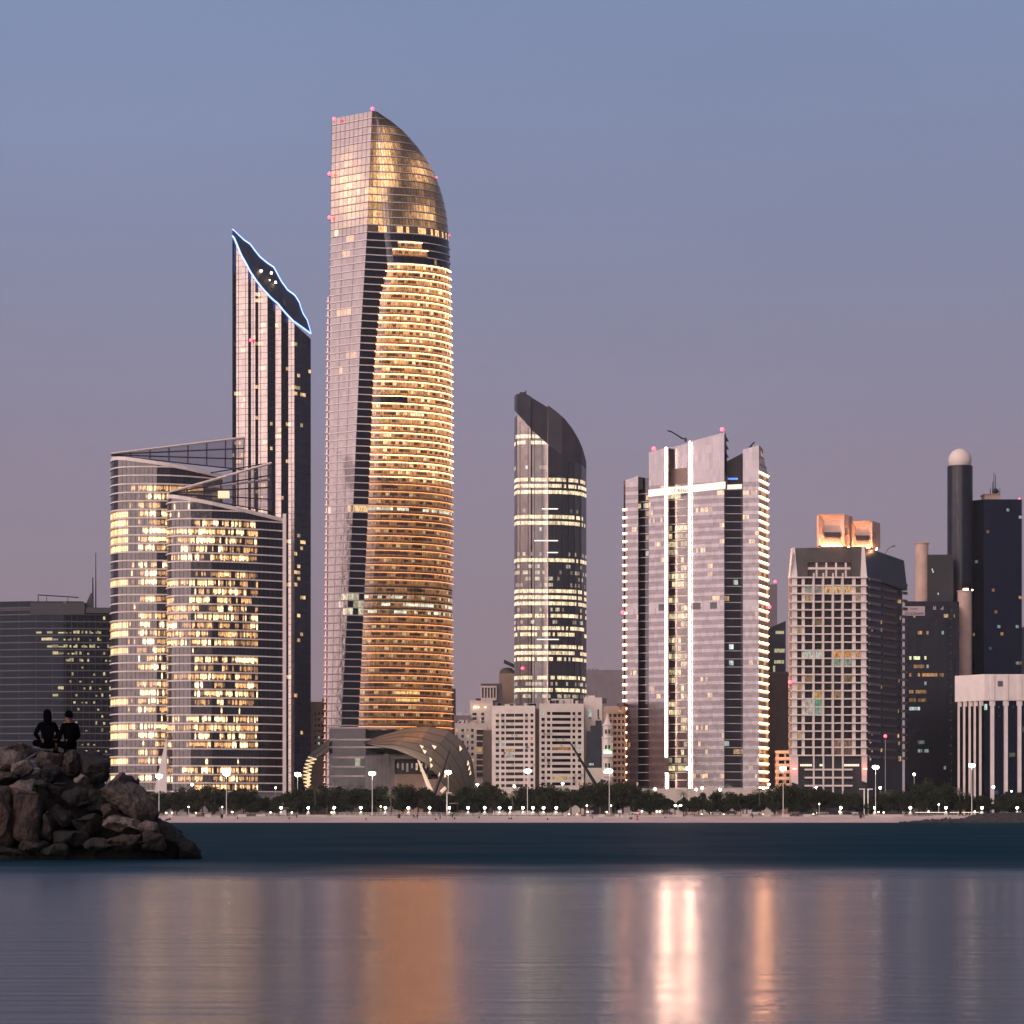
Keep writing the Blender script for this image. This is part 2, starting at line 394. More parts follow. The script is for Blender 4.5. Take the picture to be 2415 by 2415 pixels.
# ------------------------------------------------------------------ water, beach, ground
def water_material():
    m = bpy.data.materials.new('sea_water'); m.use_nodes = True; t = m.node_tree; b = t.nodes['Principled BSDF']
    b.inputs['Base Color'].default_value = (.006, .018, .028, 1); b.inputs['IOR'].default_value = 1.33
    tc = N(t, 'ShaderNodeTexCoord'); sp = N(t, 'ShaderNodeSeparateXYZ'); t.links.new(tc.outputs['Object'], sp.inputs[0])
    n1 = N(t, 'ShaderNodeTexNoise'); mp = N(t, 'ShaderNodeMapping'); mp.inputs['Scale'].default_value = (.10, .07, 1); t.links.new(tc.outputs['Object'], mp.inputs[0])
    t.links.new(mp.outputs[0], n1.inputs[0]); n1.inputs['Scale'].default_value = 1; n1.inputs['Detail'].default_value = 3
    # sheltered calm water near the camera, a wind-ruffled band beyond the end of the breakwater
    yy = math_(t, 'ADD', sp.outputs[1], math_(t, 'MULTIPLY', math_(t, 'SUBTRACT', n1.outputs[0], .5), 34))
    mr = N(t, 'ShaderNodeMapRange', interpolation_type='SMOOTHSTEP'); t.links.new(yy, mr.inputs[0])
    mr.inputs[1].default_value = 40; mr.inputs[2].default_value = 72
    far = mr.outputs[0]
    rr = N(t, 'ShaderNodeMapRange'); t.links.new(far, rr.inputs[0]); rr.inputs[3].default_value = .205; rr.inputs[4].default_value = .5
    # fine streaks of ripples lying across the view
    n2 = N(t, 'ShaderNodeTexNoise'); m2 = N(t, 'ShaderNodeMapping'); m2.inputs['Scale'].default_value = (.35, 3.2, 1); t.links.new(tc.outputs['Object'], m2.inputs[0])
    t.links.new(m2.outputs[0], n2.inputs[0]); n2.inputs['Scale'].default_value = 1; n2.inputs['Detail'].default_value = 5
    ro = math_(t, 'ADD', rr.outputs[0], math_(t, 'MULTIPLY', math_(t, 'SUBTRACT', n2.outputs[0], .5), .12))
    t.links.new(ro, b.inputs['Roughness'])
    sl_ = N(t, 'ShaderNodeMapRange'); t.links.new(far, sl_.inputs[0]); sl_.inputs[3].default_value = .4; sl_.inputs[4].default_value = .05
    t.links.new(sl_.outputs[0], b.inputs['Specular IOR Level'])
    cc = mixc(t, far, (.010, .018, .028), (.008, .022, .036)); t.links.new(cc, b.inputs['Base Color'])
    df = N(t, 'ShaderNodeBsdfDiffuse'); df.inputs[0].default_value = (.006, .034, .050, 1)  # dark upper sky mirrored by the ripples, put into a teal diffuse colour
    mx = N(t, 'ShaderNodeMixShader'); t.links.new(math_(t, 'MULTIPLY', far, math_(t, 'SUBTRACT', .98, math_(t, 'MULTIPLY', n1.outputs[0], .6))), mx.inputs[0]); t.links.new(b.outputs[0], mx.inputs[1]); t.links.new(df.outputs[0], mx.inputs[2]); t.links.new(mx.outputs[0], t.nodes['Material Output'].inputs[0])
    bp = N(t, 'ShaderNodeBump'); bp.inputs['Strength'].default_value = .8; bp.inputs['Distance'].default_value = .02
    t.links.new(n2.outputs[0], bp.inputs['Height']); t.links.new(bp.outputs[0], b.inputs['Normal'])
    return m
mb = MB(); mb.face([(-1400, -60, 0), (1400, -60, 0), (1400, 1106, 0), (-1400, 1106, 0)]); tag(mb.build('water', water_material()), kind='structure')
mb = MB(); mb.face([(-1400, -60, -3), (1400, -60, -3), (1400, 1110, -3), (-1400, 1110, -3)]); tag(mb.build('seabed', material('seabed_sand', (.10, .09, .07), .9, nscale=.1)), kind='structure')
SAND = material('beach_sand', (.52, .40, .375), .9, nscale=.08, namt=.10, bump=.2, bscale=2)
mb = MB()
NX = 160; X0, X1 = -620, 620
prof = [(1094, -.8), (1100, 0.15), (1106, .9), (1114, 1.7), (1122, 2.25), (1128, 2.4)]
grid = []
for k, (y, z) in enumerate(prof):
    row = []
    for i in range(NX + 1):
        x = X0 + (X1 - X0) * i / NX
        row.append((x, y + 1.8 * noise.noise((x * .02, k * .4, 0)), z + .18 * noise.noise((x * .03, k, 3)) * (k > 0)))
    grid.append(row)
for a, b in zip(grid, grid[1:]):
    for i in range(NX): mb.face([a[i], a[i + 1], b[i + 1], b[i]])
tag(mb.build('beach', SAND, smooth=True), kind='structure')
mb = MB(); mb.face([(-1500, 1128, GZ), (1500, 1128, GZ), (1500, 2800, GZ), (-1500, 2800, GZ)])
tag(mb.build('ground', material('dark_paving', (.06, .055, .05), .9, nscale=.05)), kind='structure')
mb = MB(); mb.box(-620, 620, 1127.4, 1128.0, 1.4, GZ + .05); tag(mb.build('promenade_wall', material('promenade_stone', (.34, .29, .27), .85, nscale=.6)), 'long low stone wall between the sand and the promenade', 'wall')
mb = MB(); mb.face([(-900, 1196, GZ + .004), (900, 1196, GZ + .004), (900, 1212, GZ + .004), (-900, 1212, GZ + .004)]); tag(mb.build('road', material('asphalt', (.05, .05, .05), .85, nscale=.5)), kind='structure')
mb = MB(); mb.face([(-900, 1128.1, GZ + .004), (900, 1128.1, GZ + .004), (900, 1136, GZ + .004), (-900, 1136, GZ + .004)]); tag(mb.build('promenade', material('promenade_paving', (.30, .26, .24), .85, nscale=.8)), kind='structure')

def base(name, px, Y, label, cat='building', d=0):
    return empty(name, (WX(px, Y), Y + d, GZ), label, cat)

mb = MB(); mb.box(-1520, 1520, -80, 2820, -4, 420)
hm = bpy.data.materials.new('dusk_haze'); hm.use_nodes = True; hn = hm.node_tree; hn.nodes.clear()
pv = N(hn, 'ShaderNodeVolumePrincipled'); pv.inputs['Color'].default_value = (.92, .90, .95, 1); pv.inputs['Density'].default_value = HAZE; pv.inputs['Anisotropy'].default_value = 0.0
ho = N(hn, 'ShaderNodeOutputMaterial'); hn.links.new(pv.outputs[0], ho.inputs['Volume'])
tag(mb.build('haze', hm), 'thin dusk haze', 'haze', kind='stuff')

# ------------------------------------------------------------------ tall gold-lit tower
Y = 1350
t = base('skyscraper', 915, Y, 'tallest tower, glass with a gold-lit round side and a rounded slanting crown', 'skyscraper')
rnd = random.Random(11)
def gt_fp(y):
    xl = lerp_tab([(258, 783), (545, 779), (1000, 775), (1900, 769)], y)
    b1 = lerp_tab([(258, 878), (545, 866), (800, 850), (1200, 833), (1650, 808), (1900, 797)], y)
    b2 = lerp_tab([(258, 886), (545, 905), (630, 915), (700, 897), (900, 880), (1200, 868), (1650, 848), (1900, 838)], y)
    xr = lerp_tab([(258, 884), (268, 905), (297, 950), (330, 985), (362, 1010), (395, 1028), (435, 1043), (480, 1053), (530, 1058), (600, 1061), (800, 1065), (1000, 1067), (1900, 1067)], y)
    b2 = min(b2, b1 + (xr - b1) * .3)
    L = [(xl + 0, .155 * (b1 - xl)), (b1, 0)]
    P = spread_pts(L, [9]); P += spread_pts([(b1, 0), (b2, (b2 - b1) * .055)], [3])[1:]
    d0 = (b2 - b1) * .055; n = 30
    for k in range(1, n + 1):
        a = k / n * math.pi / 2 * .96; f = math.sin(a); f = .5 * f + .5 * (k / n) if False else f
        P.append((b2 + (xr - b2) * f / math.sin(math.pi / 2 * .96), d0 + 27 * (1 - math.cos(a)) * max(.15, (xr - b2) / 180)))
    return P
gys = [1868 - 17.35 * i for i in range(77)]; gys = [y for y in gys if y > 556]; low = gys[-1]
nc = 17; gys += [low - (low - 262) * k / nc for k in range(1, nc + 1)]
blot = lambda x, y, s: noise.noise((x * s, y * s, 7.3))
def gold_on(j, n, y):
    if y < 560 or y > 1722: return False
    f = gt_fp(y); px = f[j][0]
    if j < 12: return False
    if y < 640:                                   # pointed arch at the head of the gold zone
        c, hw = 962, lerp_tab([(566, 22), (600, 45), (612, 50), (626, 60), (634, 90), (640, 120)], y)
        if 604 < y < 622: return False
        return abs(px - c) < hw or (y > 626 and px > 905)
    return True
dark_runs = {}
def gt_style(i, j, n, y):
    if y < 556:                                   # crown: tall glass screen, lamps glowing behind it
        px = gt_fp(y)[j][0]
        k = 0
        if y > 306:
            g = max(0, 1 - abs((px - (905 if y < 440 else 880)) / 48)) * (1.0 if y < 480 else .6)
            g = max(g, .85 * max(0, 1 - abs((px - 820) / 70)) * max(0, 1 - abs((y - 430) / 130)))
            g = max(g, .8 * max(0, 1 - abs((px - 1000) / 60)) * max(0, 1 - abs((y - 500) / 45)))
            g = max(g, .55 * max(0, 1 - abs((px - 985) / 60)) * max(0, 1 - abs((y - 400) / 60)))
            g += .25 * (blot(px, y, .012) - .05) + .10
            if px > 1025: g *= .4
            if y < 340: g *= .5
            k = max(.02, g) * rnd.uniform(.75, 1.2)
        if 535 < y: k = 1.0 if rnd.random() < .4 else .1
        c = mul((1.0, .52, .22), min(2.0, k * k * 3.0 + .08))
        return [(0, .09, 2, (0, 0, 0)), (.09, .2, 3, (0, 0, 0)), (.2, 1, 0 if px < gt_fp(y)[9][0] else 4, c)]
    if j < 12:
        c = (0, 0, 0); side = 0 if j < 9 else 1  # facet turned from the glow gets darker glass, shade put into colour
        if i not in dark_runs: dark_runs[i] = (rnd.random() < .22, rnd.randint(0, 6), rnd.randint(2, 4))
        on, s, k = dark_runs[i]
        if 790 < y < 990: on = on or rnd.random() < .03
        elif y > 990: on = False
        if on and s <= j < s + k and side == 0: c = mul(WARM, rnd.uniform(.4, 1.1))
        if 1395 < y < 1455: c = mul((1, .88, .6), rnd.uniform(.3, 1) if rnd.random() < (.45 if j > 5 else .05) else 0)
        if 1198 < y < 1214: c = mul(PALE, 1.1 if rnd.random() < .4 else 0)
        return [(0, 1, side, c)]
    px = gt_fp(y)[j][0]
    if not gold_on(j, n, y):
        return [(0, 1, 1, mul(GOLD, .5) if 604 < y < 640 and rnd.random() < .1 and px > 940 else (0, 0, 0))]
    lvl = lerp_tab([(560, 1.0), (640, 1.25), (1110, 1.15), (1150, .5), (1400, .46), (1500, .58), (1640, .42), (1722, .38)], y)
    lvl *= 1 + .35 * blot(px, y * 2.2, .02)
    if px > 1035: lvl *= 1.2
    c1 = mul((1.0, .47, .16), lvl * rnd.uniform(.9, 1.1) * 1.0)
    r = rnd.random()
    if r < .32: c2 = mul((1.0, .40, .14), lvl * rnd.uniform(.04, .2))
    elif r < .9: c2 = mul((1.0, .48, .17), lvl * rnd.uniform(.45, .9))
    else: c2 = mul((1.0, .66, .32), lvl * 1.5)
    if 926 < y < 944 and px < 955: return [(0, .35, 1, (0, 0, 0)), (.35, 1, 1, (0, 0, 0))]
    if 968 < y < 985 and 966 < px < 1000: c2 = (1.8, 1.5, .8)
    if y > 1120 and blot(px * .5, y * 3, .03) > .38: c2 = mul(c2, .15); c1 = mul(c1, .35)
    if (1395 < y < 1455 or 1198 < y < 1214) and rnd.random() < .5: c2 = mul((.95, .95, .72), rnd.uniform(.6, 1.6))
    if 1630 < y < 1660 and 925 < px < 985: c2 = mul((1.0, .62, .22), 1.3)
    return [(0, .12, 2, mul((1.0, .50, .2), lvl * .25)), (.12, .26, 4, mul((1.0, .39, .13), lvl * .40)), (.26, .40, 4, mul((1.0, .41, .14), lvl * .66)), (.40, .78, 4, c2), (.78, .94, 4, mul(c1, 1.25))]  # strip light washing down the wall, put into the emission of each row
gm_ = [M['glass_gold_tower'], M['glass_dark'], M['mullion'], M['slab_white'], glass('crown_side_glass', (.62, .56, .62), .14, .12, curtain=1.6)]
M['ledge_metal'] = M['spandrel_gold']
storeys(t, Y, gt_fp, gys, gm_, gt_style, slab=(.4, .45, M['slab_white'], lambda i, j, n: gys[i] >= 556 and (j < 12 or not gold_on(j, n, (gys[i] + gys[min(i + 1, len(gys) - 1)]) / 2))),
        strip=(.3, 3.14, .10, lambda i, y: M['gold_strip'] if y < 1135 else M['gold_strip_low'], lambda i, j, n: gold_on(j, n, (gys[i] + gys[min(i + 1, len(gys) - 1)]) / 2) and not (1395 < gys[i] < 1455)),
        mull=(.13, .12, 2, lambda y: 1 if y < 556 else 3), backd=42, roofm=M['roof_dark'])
# pink running light on the left edge
for i in range(len(gys) - 1):
    if gys[i] < 700: continue
    g = MB(); z0, z1 = WZ(gys[i], Y), WZ(gys[i + 1], Y); p = gt_fp(gys[i])[0]; x, y = W(p[0], Y, p[1])
    g.box(x - .95, x - .55, y - .3, y + .3, z0 + 1.2, z1 - .2)
    g.box(x - 1.5, x - .3, y - .2, y + .2, z0 + .9, z0 + 1.2)
    g.build('edge_light', M['red_strip'], t)
def beacon(root, px, py, Y, d=0, r=.9, mat=None):
    b = MB(); x, y = W(px, Y, d); z = WZ(py, Y)
    b.tube((x, y, z - 1.5), (x, y, z), .15, n=6, m=1)
    b.lathe(x, y, [(0.01, z - r), (r * .7, z - r * .7), (r, z), (r * .7, z + r * .7), (0.01, z + r)], 8)
    return b.build('beacon', [mat or M['red_beacon'], M['dark_metal']], root)
for px, py, d in ((788, 268, 10), (878, 254, 2), (777, 396, 12), (777, 500, 12), (1029, 396, 20), (1059, 528, 26)): beacon(t, px, py, Y, d, .85 if px < 900 else .5)
# podium of the tower
p = MB()
x0, x1 = WX(776, 1342), WX(862, 1342)
for k, yy in enumerate((1716, 1744, 1762, 1786, 1808, 1830)):
    z = WZ(yy, 1342); p.box(x0 - .3, WX((862 if yy > 1764 else 935), 1342), 1341.2, 1350, z - .45, z + .3)
p.build('podium_band', M['slab_white'], t)
p = MB()
rr = random.Random(5); seg = 14
for k in range(6):
    z0 = WZ(1716 + k * 23 + 23, 1342); z1 = WZ(1716 + k * 23, 1342)
    for s in range(seg):
        xa = x0 + (x1 - x0) * s / seg; xb = x0 + (x1 - x0) * (s + 1) / seg
        p.face([(xa, 1342, z0), (xb, 1342, z0), (xb, 1342, z1), (xa, 1342, z1)], 0, mul((.8, .9, .6), .45) if k in (2, 3) and s > 8 and rr.random() < .5 else (0, 0, 0))
p.face([(x0, 1342, WZ(1872, 1342)), (x1, 1342, WZ(1872, 1342)), (x1, 1342, WZ(1855, 1342)), (x0, 1342, WZ(1855, 1342))])
p.build('podium_glazing', [glass('podium_glass', (.5, .5, .56), .09, .14)], t)
p = MB(); xa, xb = WX(860, 1338), WX(931, 1338)
p.box(xa, xb, 1338, 1350, GZ, WZ(1782, 1338)); p.box(WX(905, 1338), WX(918, 1338), 1337.4, 1338, WZ(1805, 1338), WZ(1778, 1338))
for q in range(7): p.box(xa + (xb - xa) * q / 7, xa + (xb - xa) * q / 7 + .12, 1337.9, 1338, GZ, WZ(1786, 1338), 1)
p.build('podium_wall', [M['grey_concrete'], M['roof_grey']], t)
p = MB(); p.box(WX(931, 1340), WX(1035, 1340), 1340, 1352, WZ(1826, 1340), WZ(1788, 1340), 1); p.box(WX(931, 1340), WX(1010, 1340), 1337, 1352, GZ, WZ(1826, 1340), 0)
p.box(WX(931, 1337), WX(1005, 1337), 1336, 1339.5, WZ(1790, 1337), WZ(1783, 1337), 0)
for q in range(9): p.box(WX(936 + q * 11, 1339), WX(941 + q * 11, 1339), 1339.6, 1339.9, WZ(1812 + (q % 3) * 4, 1340), WZ(1800, 1340), 2, mul(PALE, .8 if q in (4, 5) else .12))
p.build('podium_recess', [M['tan_wall'], M['black_wall'], M['glass_dark']], t)
p = MB(); p.box(WX(862, Y), WX(1063, Y), Y - 1, Y + 30, WZ(1760, Y), WZ(1722, Y)); p.build('plant_floor', M['roof_dark'], t)

# ------------------------------------------------------------------ shell canopy at the foot of the gold tower
t = base('shell_canopy', 980, 1322, 'curved metal shell canopy with lit triangular openings at the foot of the tallest tower', 'canopy')
CG = emitter('canopy_glow', (1.0, .74, .42), 1.3)
def shell(root, name, outer, lower, d0, bulge, mat, nu=26, nv=10, Y=1322, thick=.5, holes=None):
    """surface between an upper and a lower edge, both given as px rows, bulging towards the viewer"""
    def ip(tab, f):
        f *= len(tab) - 1; i = min(int(f), len(tab) - 2); g = f - i
        return (tab[i][0] + (tab[i + 1][0] - tab[i][0]) * g, tab[i][1] + (tab[i + 1][1] - tab[i][1]) * g)
    G = []
    for i in range(nu + 1):
        u = i / nu; a, b = ip(outer, u), ip(lower, u); row = []
        for j in range(nv + 1):
            v = j / nv; px = a[0] + (b[0] - a[0]) * v; py = a[1] + (b[1] - a[1]) * v
            d = d0 - bulge * math.sin(math.pi * min(1, v * .5 + .0) ) * math.sin(math.pi * (.15 + .7 * u))
            x, y = W(px, Y, d); row.append((x, y, WZ(py, Y)))
        G.append(row)
    m = MB()
    for i in range(nu):
        for j in range(nv):
            if holes and (i, j) in holes: continue
            q = [G[i][j], G[i + 1][j], G[i + 1][j + 1], G[i][j + 1]]
            m.face(q); m.face([(x, y + thick, z) for x, y, z in reversed(q)])
    for i in range(nu):
        for j in (0, nv):
            a, b = G[i][j], G[i + 1][j]; m.face([a, b, (b[0], b[1] + thick, b[2]), (a[0], a[1] + thick, a[2])])
    o = m.build(name, mat, root, smooth=True)
    for j in range(0, nv + 1, 2):
        m = MB()
        for i in range(nu): a, b = G[i][j], G[i + 1][j]; m.tube((a[0], a[1] - .05, a[2]), (b[0], b[1] - .05, b[2]), .12, n=4)
        m.build('shell_seam', M['mullion'], root)
    hl = MB()
    if holes:
        for i, j in holes:
            q = [G[i][j], G[i + 1][j], G[i + 1][j + 1]]; hl.face([(x, y + .25, z) for x, y, z in q], 0)
            q = [G[i][j], G[i + 1][j + 1], G[i][j + 1]]; hl.face([(x, y + .25, z) for x, y, z in q], 1)
            c = [G[i][j], G[i + 1][j + 1]]; hl.tube(c[0], c[1], .18, m=2, n=4)
            hl.build('lit_opening', [CG, M['dome_metal'], M['dome_metal']], root); hl = MB()
    return G
outer = [(858, 1750), (900, 1733), (960, 1716), (1010, 1711), (1060, 1722), (1092, 1750), (1113, 1790), (1119, 1830), (1117, 1872)]
lower = [(858, 1752), (892, 1762), (930, 1768), (968, 1784), (1000, 1800), (1024, 1822), (1042, 1846), (1062, 1868), (1085, 1880)]
shell(t, 'shell', outer, lower, 6, 16, M['dome_metal'], holes={(10, 6), (11, 7), (13, 8), (12, 5), (14, 9), (17, 9), (18, 8), (19, 1), (20, 1), (21, 1), (16, 1)})
outer = [(776, 1742), (755, 1757), (735, 1772), (722, 1790), (714, 1812), (713, 1840), (722, 1868)]
lower = [(776, 1772), (762, 1778), (748, 1786), (737, 1800), (734, 1822), (734, 1845), (728, 1872)]
shell(t, 'shell', outer, lower, 10, 5, M['dome_metal'], nu=18, nv=4)
p = MB(); rr = random.Random(3)
for k in range(11):
    f = k / 10; ya = 1785 + f * 85
    xa = lerp_tab([(1772, 735), (1790, 722), (1812, 715), (1840, 714), (1868, 722)], ya) + 1; xb = lerp_tab([(1786, 748), (1800, 738), (1822, 735), (1845, 735), (1872, 728)], ya) - 1
    A = (WX(xa, 1322), 1321, WZ(ya, 1322)); B = (WX(xb, 1322), 1321, WZ(ya + 6, 1322)); p.tube(A, B, .22, n=4)
    C = (WX(lerp_tab([(1790, 722), (1812, 715), (1840, 714), (1868, 722)], ya + 8) + 1, 1322), 1321, WZ(ya + 9, 1322)); p.tube(B, C, .22, n=4)
p.tube((WX(728, 1322), 1320.6, WZ(1826, 1322)), (WX(727, 1322), 1320.6, WZ(1868, 1322)), .7, n=6)
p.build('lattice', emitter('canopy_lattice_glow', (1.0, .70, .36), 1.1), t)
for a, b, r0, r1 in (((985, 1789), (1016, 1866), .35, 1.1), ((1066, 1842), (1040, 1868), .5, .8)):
    p = MB(); p.tube((WX(a[0], 1318), 1318, WZ(a[1], 1318)), (WX(b[0], 1318), 1318, WZ(b[1], 1318)), r0, r1, 8); p.build('leaning_column', emitter('column_painted_glow', (1.0, .70, .46), .75), t)  # light falling on the columns is put in as their own emission
p = MB(); P = [(990, 1856), (1004, 1838), (1040, 1836), (1075, 1845), (1086, 1858), (1086, 1880), (990, 1880)]
p.prism([(0, 0)], 0, 0) if False else None
q = [(WX(a, 1326), 1326, WZ(b, 1326)) for a, b in P]; p.face(q); p.face([(x, y + 14, z) for x, y, z in reversed(q)])
for a, b in zip(q, q[1:] + q[:1]): p.face([a, (a[0], a[1] + 14, a[2]), (b[0], b[1] + 14, b[2]), b])
p.build('pavilion', M['tan_wall'], t)

# ------------------------------------------------------------------ slanted-roof slender tower
Y = 1450
t = base('skyscraper', 640, Y, 'slender dark ribbed tower with a steep slanting roof outlined in blue light', 'skyscraper')
low_edge = [(548, 556), (553, 562), (560, 580), (570, 604), (575, 612), (590, 640), (603, 660), (620, 682), (640, 703), (655, 716), (670, 734), (690, 756), (710, 770), (733, 787)]
up_edge = [(548, 541), (560, 552), (575, 566), (590, 576), (600, 590), (613, 606), (630, 620), (645, 630), (652, 642), (662, 662), (678, 684), (695, 696), (706, 714), (712, 736), (726, 758), (730, 778), (733, 787)]
st_clip = lambda px: lerp_tab(low_edge, px)
# alternating facets: (right px, mode) 0 = turned left, glow put into lighter glass, 1 = turned right, shade put into darker glass
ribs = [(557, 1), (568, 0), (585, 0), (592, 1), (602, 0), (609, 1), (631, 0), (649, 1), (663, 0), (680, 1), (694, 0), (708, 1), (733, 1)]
pts = [(548, 6)]; modes = []; d = 6
for px, mo in ribs:
    w_ = px - pts[-1][0]; k = max(1, round(w_ / 6))
    d1 = d + (-.10 * w_ if mo == 0 else .14 * w_); d1 = max(0, min(13, d1))
    for q in range(1, k + 1): pts.append((pts[-1][0] + (w_ / k), d + (d1 - d) * q / k)); modes.append(mo)
    d = d1
pts = [(p, dd + (0 if p < 690 else (p - 690) * .12)) for p, dd in pts]
st_ys = [1880 - 14.6 * i for i in range(93)]
rnd = random.Random(21); seg_on = {}
def st_style(i, j, n, y):
    mo = modes[j]; px = pts[j][0]; c = (0, 0, 0)
    p_ = .05 if mo == 0 else .02
    if 600 < px < 690: p_ += .05
    if 640 < px < 720 and y > 800: p_ = .09 + .08 * (690 < px < 712)
    if px > 712: p_ = .06 if px > 724 else .01
    k = (i, int(px // 12))
    if k not in seg_on: seg_on[k] = rnd.random() < p_ * (1.2 if i % 5 else 1.9)
    if seg_on[k] and rnd.random() < .6: c = mul(PALE if mo else WARM, rnd.uniform(.5, 1.5))
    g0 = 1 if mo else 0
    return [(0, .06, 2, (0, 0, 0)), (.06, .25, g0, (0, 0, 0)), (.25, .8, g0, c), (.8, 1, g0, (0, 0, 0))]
storeys(t, Y, lambda y: pts, st_ys, [M['glass_sky_tower'], M['glass_sky_shaded'], M['mullion']], st_style, mull=(.16, .1, 2, 3), clip=st_clip, backd=34)
p = MB()
lo = [(px, lerp_tab([(a[0], a[1]) for a in low_edge], px)) for px in [548 + 185 * k / 40 for k in range(41)]]
up = [(px, lerp_tab([(a[0], a[1]) for a in up_edge], px)) for px in [548 + 185 * k / 40 for k in range(41)]]
dl = lambda px: lerp_tab(pts, px)
Lo = [(*W(px, Y, dl(px) - .3), WZ(py, Y + dl(px) - .3)) for px, py in lo]; Up = [(*W(px, Y, 32), WZ(py, Y + 32)) for px, py in up]
for k in range(40): p.face([Lo[k], Lo[k + 1], Up[k + 1], Up[k]])
p.build('roof', M['roof_dark'], t)
for E in (Lo, Up):
    p = MB()
    for a, b in zip(E, E[1:]): p.tube((a[0], a[1] - .3, a[2]), (b[0], b[1] - .3, b[2]), .42, n=5)
    p.build('roof_edge_light', M['blue_led'], t)
p = MB()
for px, py in ((592, 634), (606, 640), (616, 641), (640, 646), (635, 664), (650, 668), (654, 700)):
    x, y = W(px, Y, 18); p.box(x - .5, x + .5, y - .5, y + .3, WZ(py, Y + 18), WZ(py, Y + 18) + .9)
p.build('roof_lamp', M['warm_lamp'], t)
p = MB(); p.hexa([(*W(a, Y, b), WZ(c, Y)) for a, b, c in ((668, 12, 706), (676, 12, 714), (676, 15, 714), (668, 15, 706), (666, 12, 694), (674, 12, 702), (674, 15, 702), (666, 15, 694))]); p.build('roof_hatch', M['black_wall'], t)
beacon(t, 592, 799, Y, 4, .9)

# ------------------------------------------------------------------ twin curved office blocks with slanting tops
def office(px_, label, fp, clip, ys, style, Yo, bd):
    t = base('office_block', px_, Yo, label, 'office building')
    storeys(t, Yo, fp, ys, [M['glass_offices'], M['glass_dark'], M['mullion']], style, slab=(.5, .55, M['pink_frame']), mull=(.14, .12, 2, 3), clip=clip, backd=bd)
    return t
def top_band(t, fp, clip, Yo, h=1.6, px0=0, px1=9999, d_out=.7, name='roof_band'):
    m = MB(); P = [q for q in fp if px0 <= q[0] <= px1]
    A = [(*W(p, Yo, d - d_out), WZ(clip(p), Yo)) for p, d in P]; B = [(*W(p, Yo, d + .2), WZ(clip(p), Yo)) for p, d in P]
    for k in range(len(A) - 1):
        a, b, c, d = A[k], A[k + 1], B[k + 1], B[k]
        m.hexa([(a[0], a[1], a[2] - h), (b[0], b[1], b[2] - h), (c[0], c[1], c[2] - h), (d[0], d[1], d[2] - h), a, b, c, d])
    m.build(name, M['pink_frame'], t)
Yo = 1300
A_k = [(261, 16), (263, 11), (268, 7), (278, 3.5), (295, 1), (330, 0), (370, 0), (400, 1), (440, 4), (480, 9), (525, 16)]
A_fp = spread_pts(A_k, [1, 2, 3, 5, 10, 12, 9, 12, 10, 10])
A_clip = lambda px: lerp_tab([(261, 1072), (525, 1110)], px)
a_ys = [1866 - 20.1 * i for i in range(42)]; rnd = random.Random(31); a_runs = {}
def A_style(i, j, n, y):
    px = A_fp[j][0]
    if i not in a_runs:
        r = [0.0] * n; rr = random.Random(100 + i)
        off = rr.random() < .22 or y < 1145
        hi = runs(rr, n, .72, 1, 8, 1, 3); lo_ = runs(rr, n, .25, 1, 2, 2, 6); lb = rr.random() < .4
        for q in range(n):
            p = A_fp[q][0]
            if p < 300: r[q] = rr.uniform(.35, .6) if lb and y > 1200 else 0
            elif p < 325: r[q] = lo_[q] * .9
            elif p < 402: r[q] = hi[q] * 1.1
            elif p < 480 and y > 1100: r[q] = hi[q] * .6
            if off: r[q] = .9 if rr.random() < .03 and p > 300 else 0
            if y < 1145: r[q] = 0
        a_runs[i] = r
    k = a_runs[i][j]; c = mul((1, .50, .20) if k < .45 else (1, .62, .30), k * 1.4) if k else (0, 0, 0)
    f = rnd.choice((.26, .3, .42)) if px > 300 else .2
    return [(0, f, 0, mul(c, .10)), (f, .8, 0, c), (.8, 1, 0, mul(c, .2))]
tA = office(395, 'wide curved glass office block with lit floors, left of and behind its lower twin', lambda y: A_fp, A_clip, a_ys, A_style, Yo, 30)
top_band(tA, A_fp, A_clip, Yo)
def screen(t, quad, nx, nz, name='roof_screen', fill=True, d=0):
    """framed glass roof screen: quad = [(px, py, Y)] lower left, lower right, upper right, upper left"""
    P = [Vector((WX(a, y), y, WZ(b, y))) for a, b, y in quad]; m = MB(); g = MB()
    f = lambda u, v: (P[0] * (1 - u) + P[1] * u) * (1 - v) + (P[3] * (1 - u) + P[2] * u) * v
    for i in range(nx + 1): m.tube(f(i / nx, 0), f(i / nx, 1), .28, n=4)
    for k in range(nz + 1): m.tube(f(0, k / nz), f(1, k / nz), .28 if k < nz else .55, n=4, m=0 if k < nz else 1)
    m.build(name + '_frame', [M['mullion'], M['pink_frame']], t)
    if fill:
        off = Vector((0, .4, 0)); g.face([f(0, 0) + off, f(1, 0) + off, f(1, 1) + off, f(0, 1) + off]); g.build(name, [M['thin_glass']], t)
screen(tA, [(263, 1074, 1316), (575, 1108, 1344), (576, 1032, 1344), (263, 1070, 1316)], 7, 3)
Yb = 1280
B_k = [(394, 11), (397, 6), (404, 3), (420, 1), (450, 0), (500, 1), (560, 5), (620, 11), (668, 17)]
B_fp = spread_pts(B_k, [1, 2, 5, 9, 16, 20, 20, 14])
B_clip = lambda px: lerp_tab([(394, 1163), (668, 1213)], px)
b_ys = [1868 - 20.1 * i for i in range(37)]; b_runs = {}
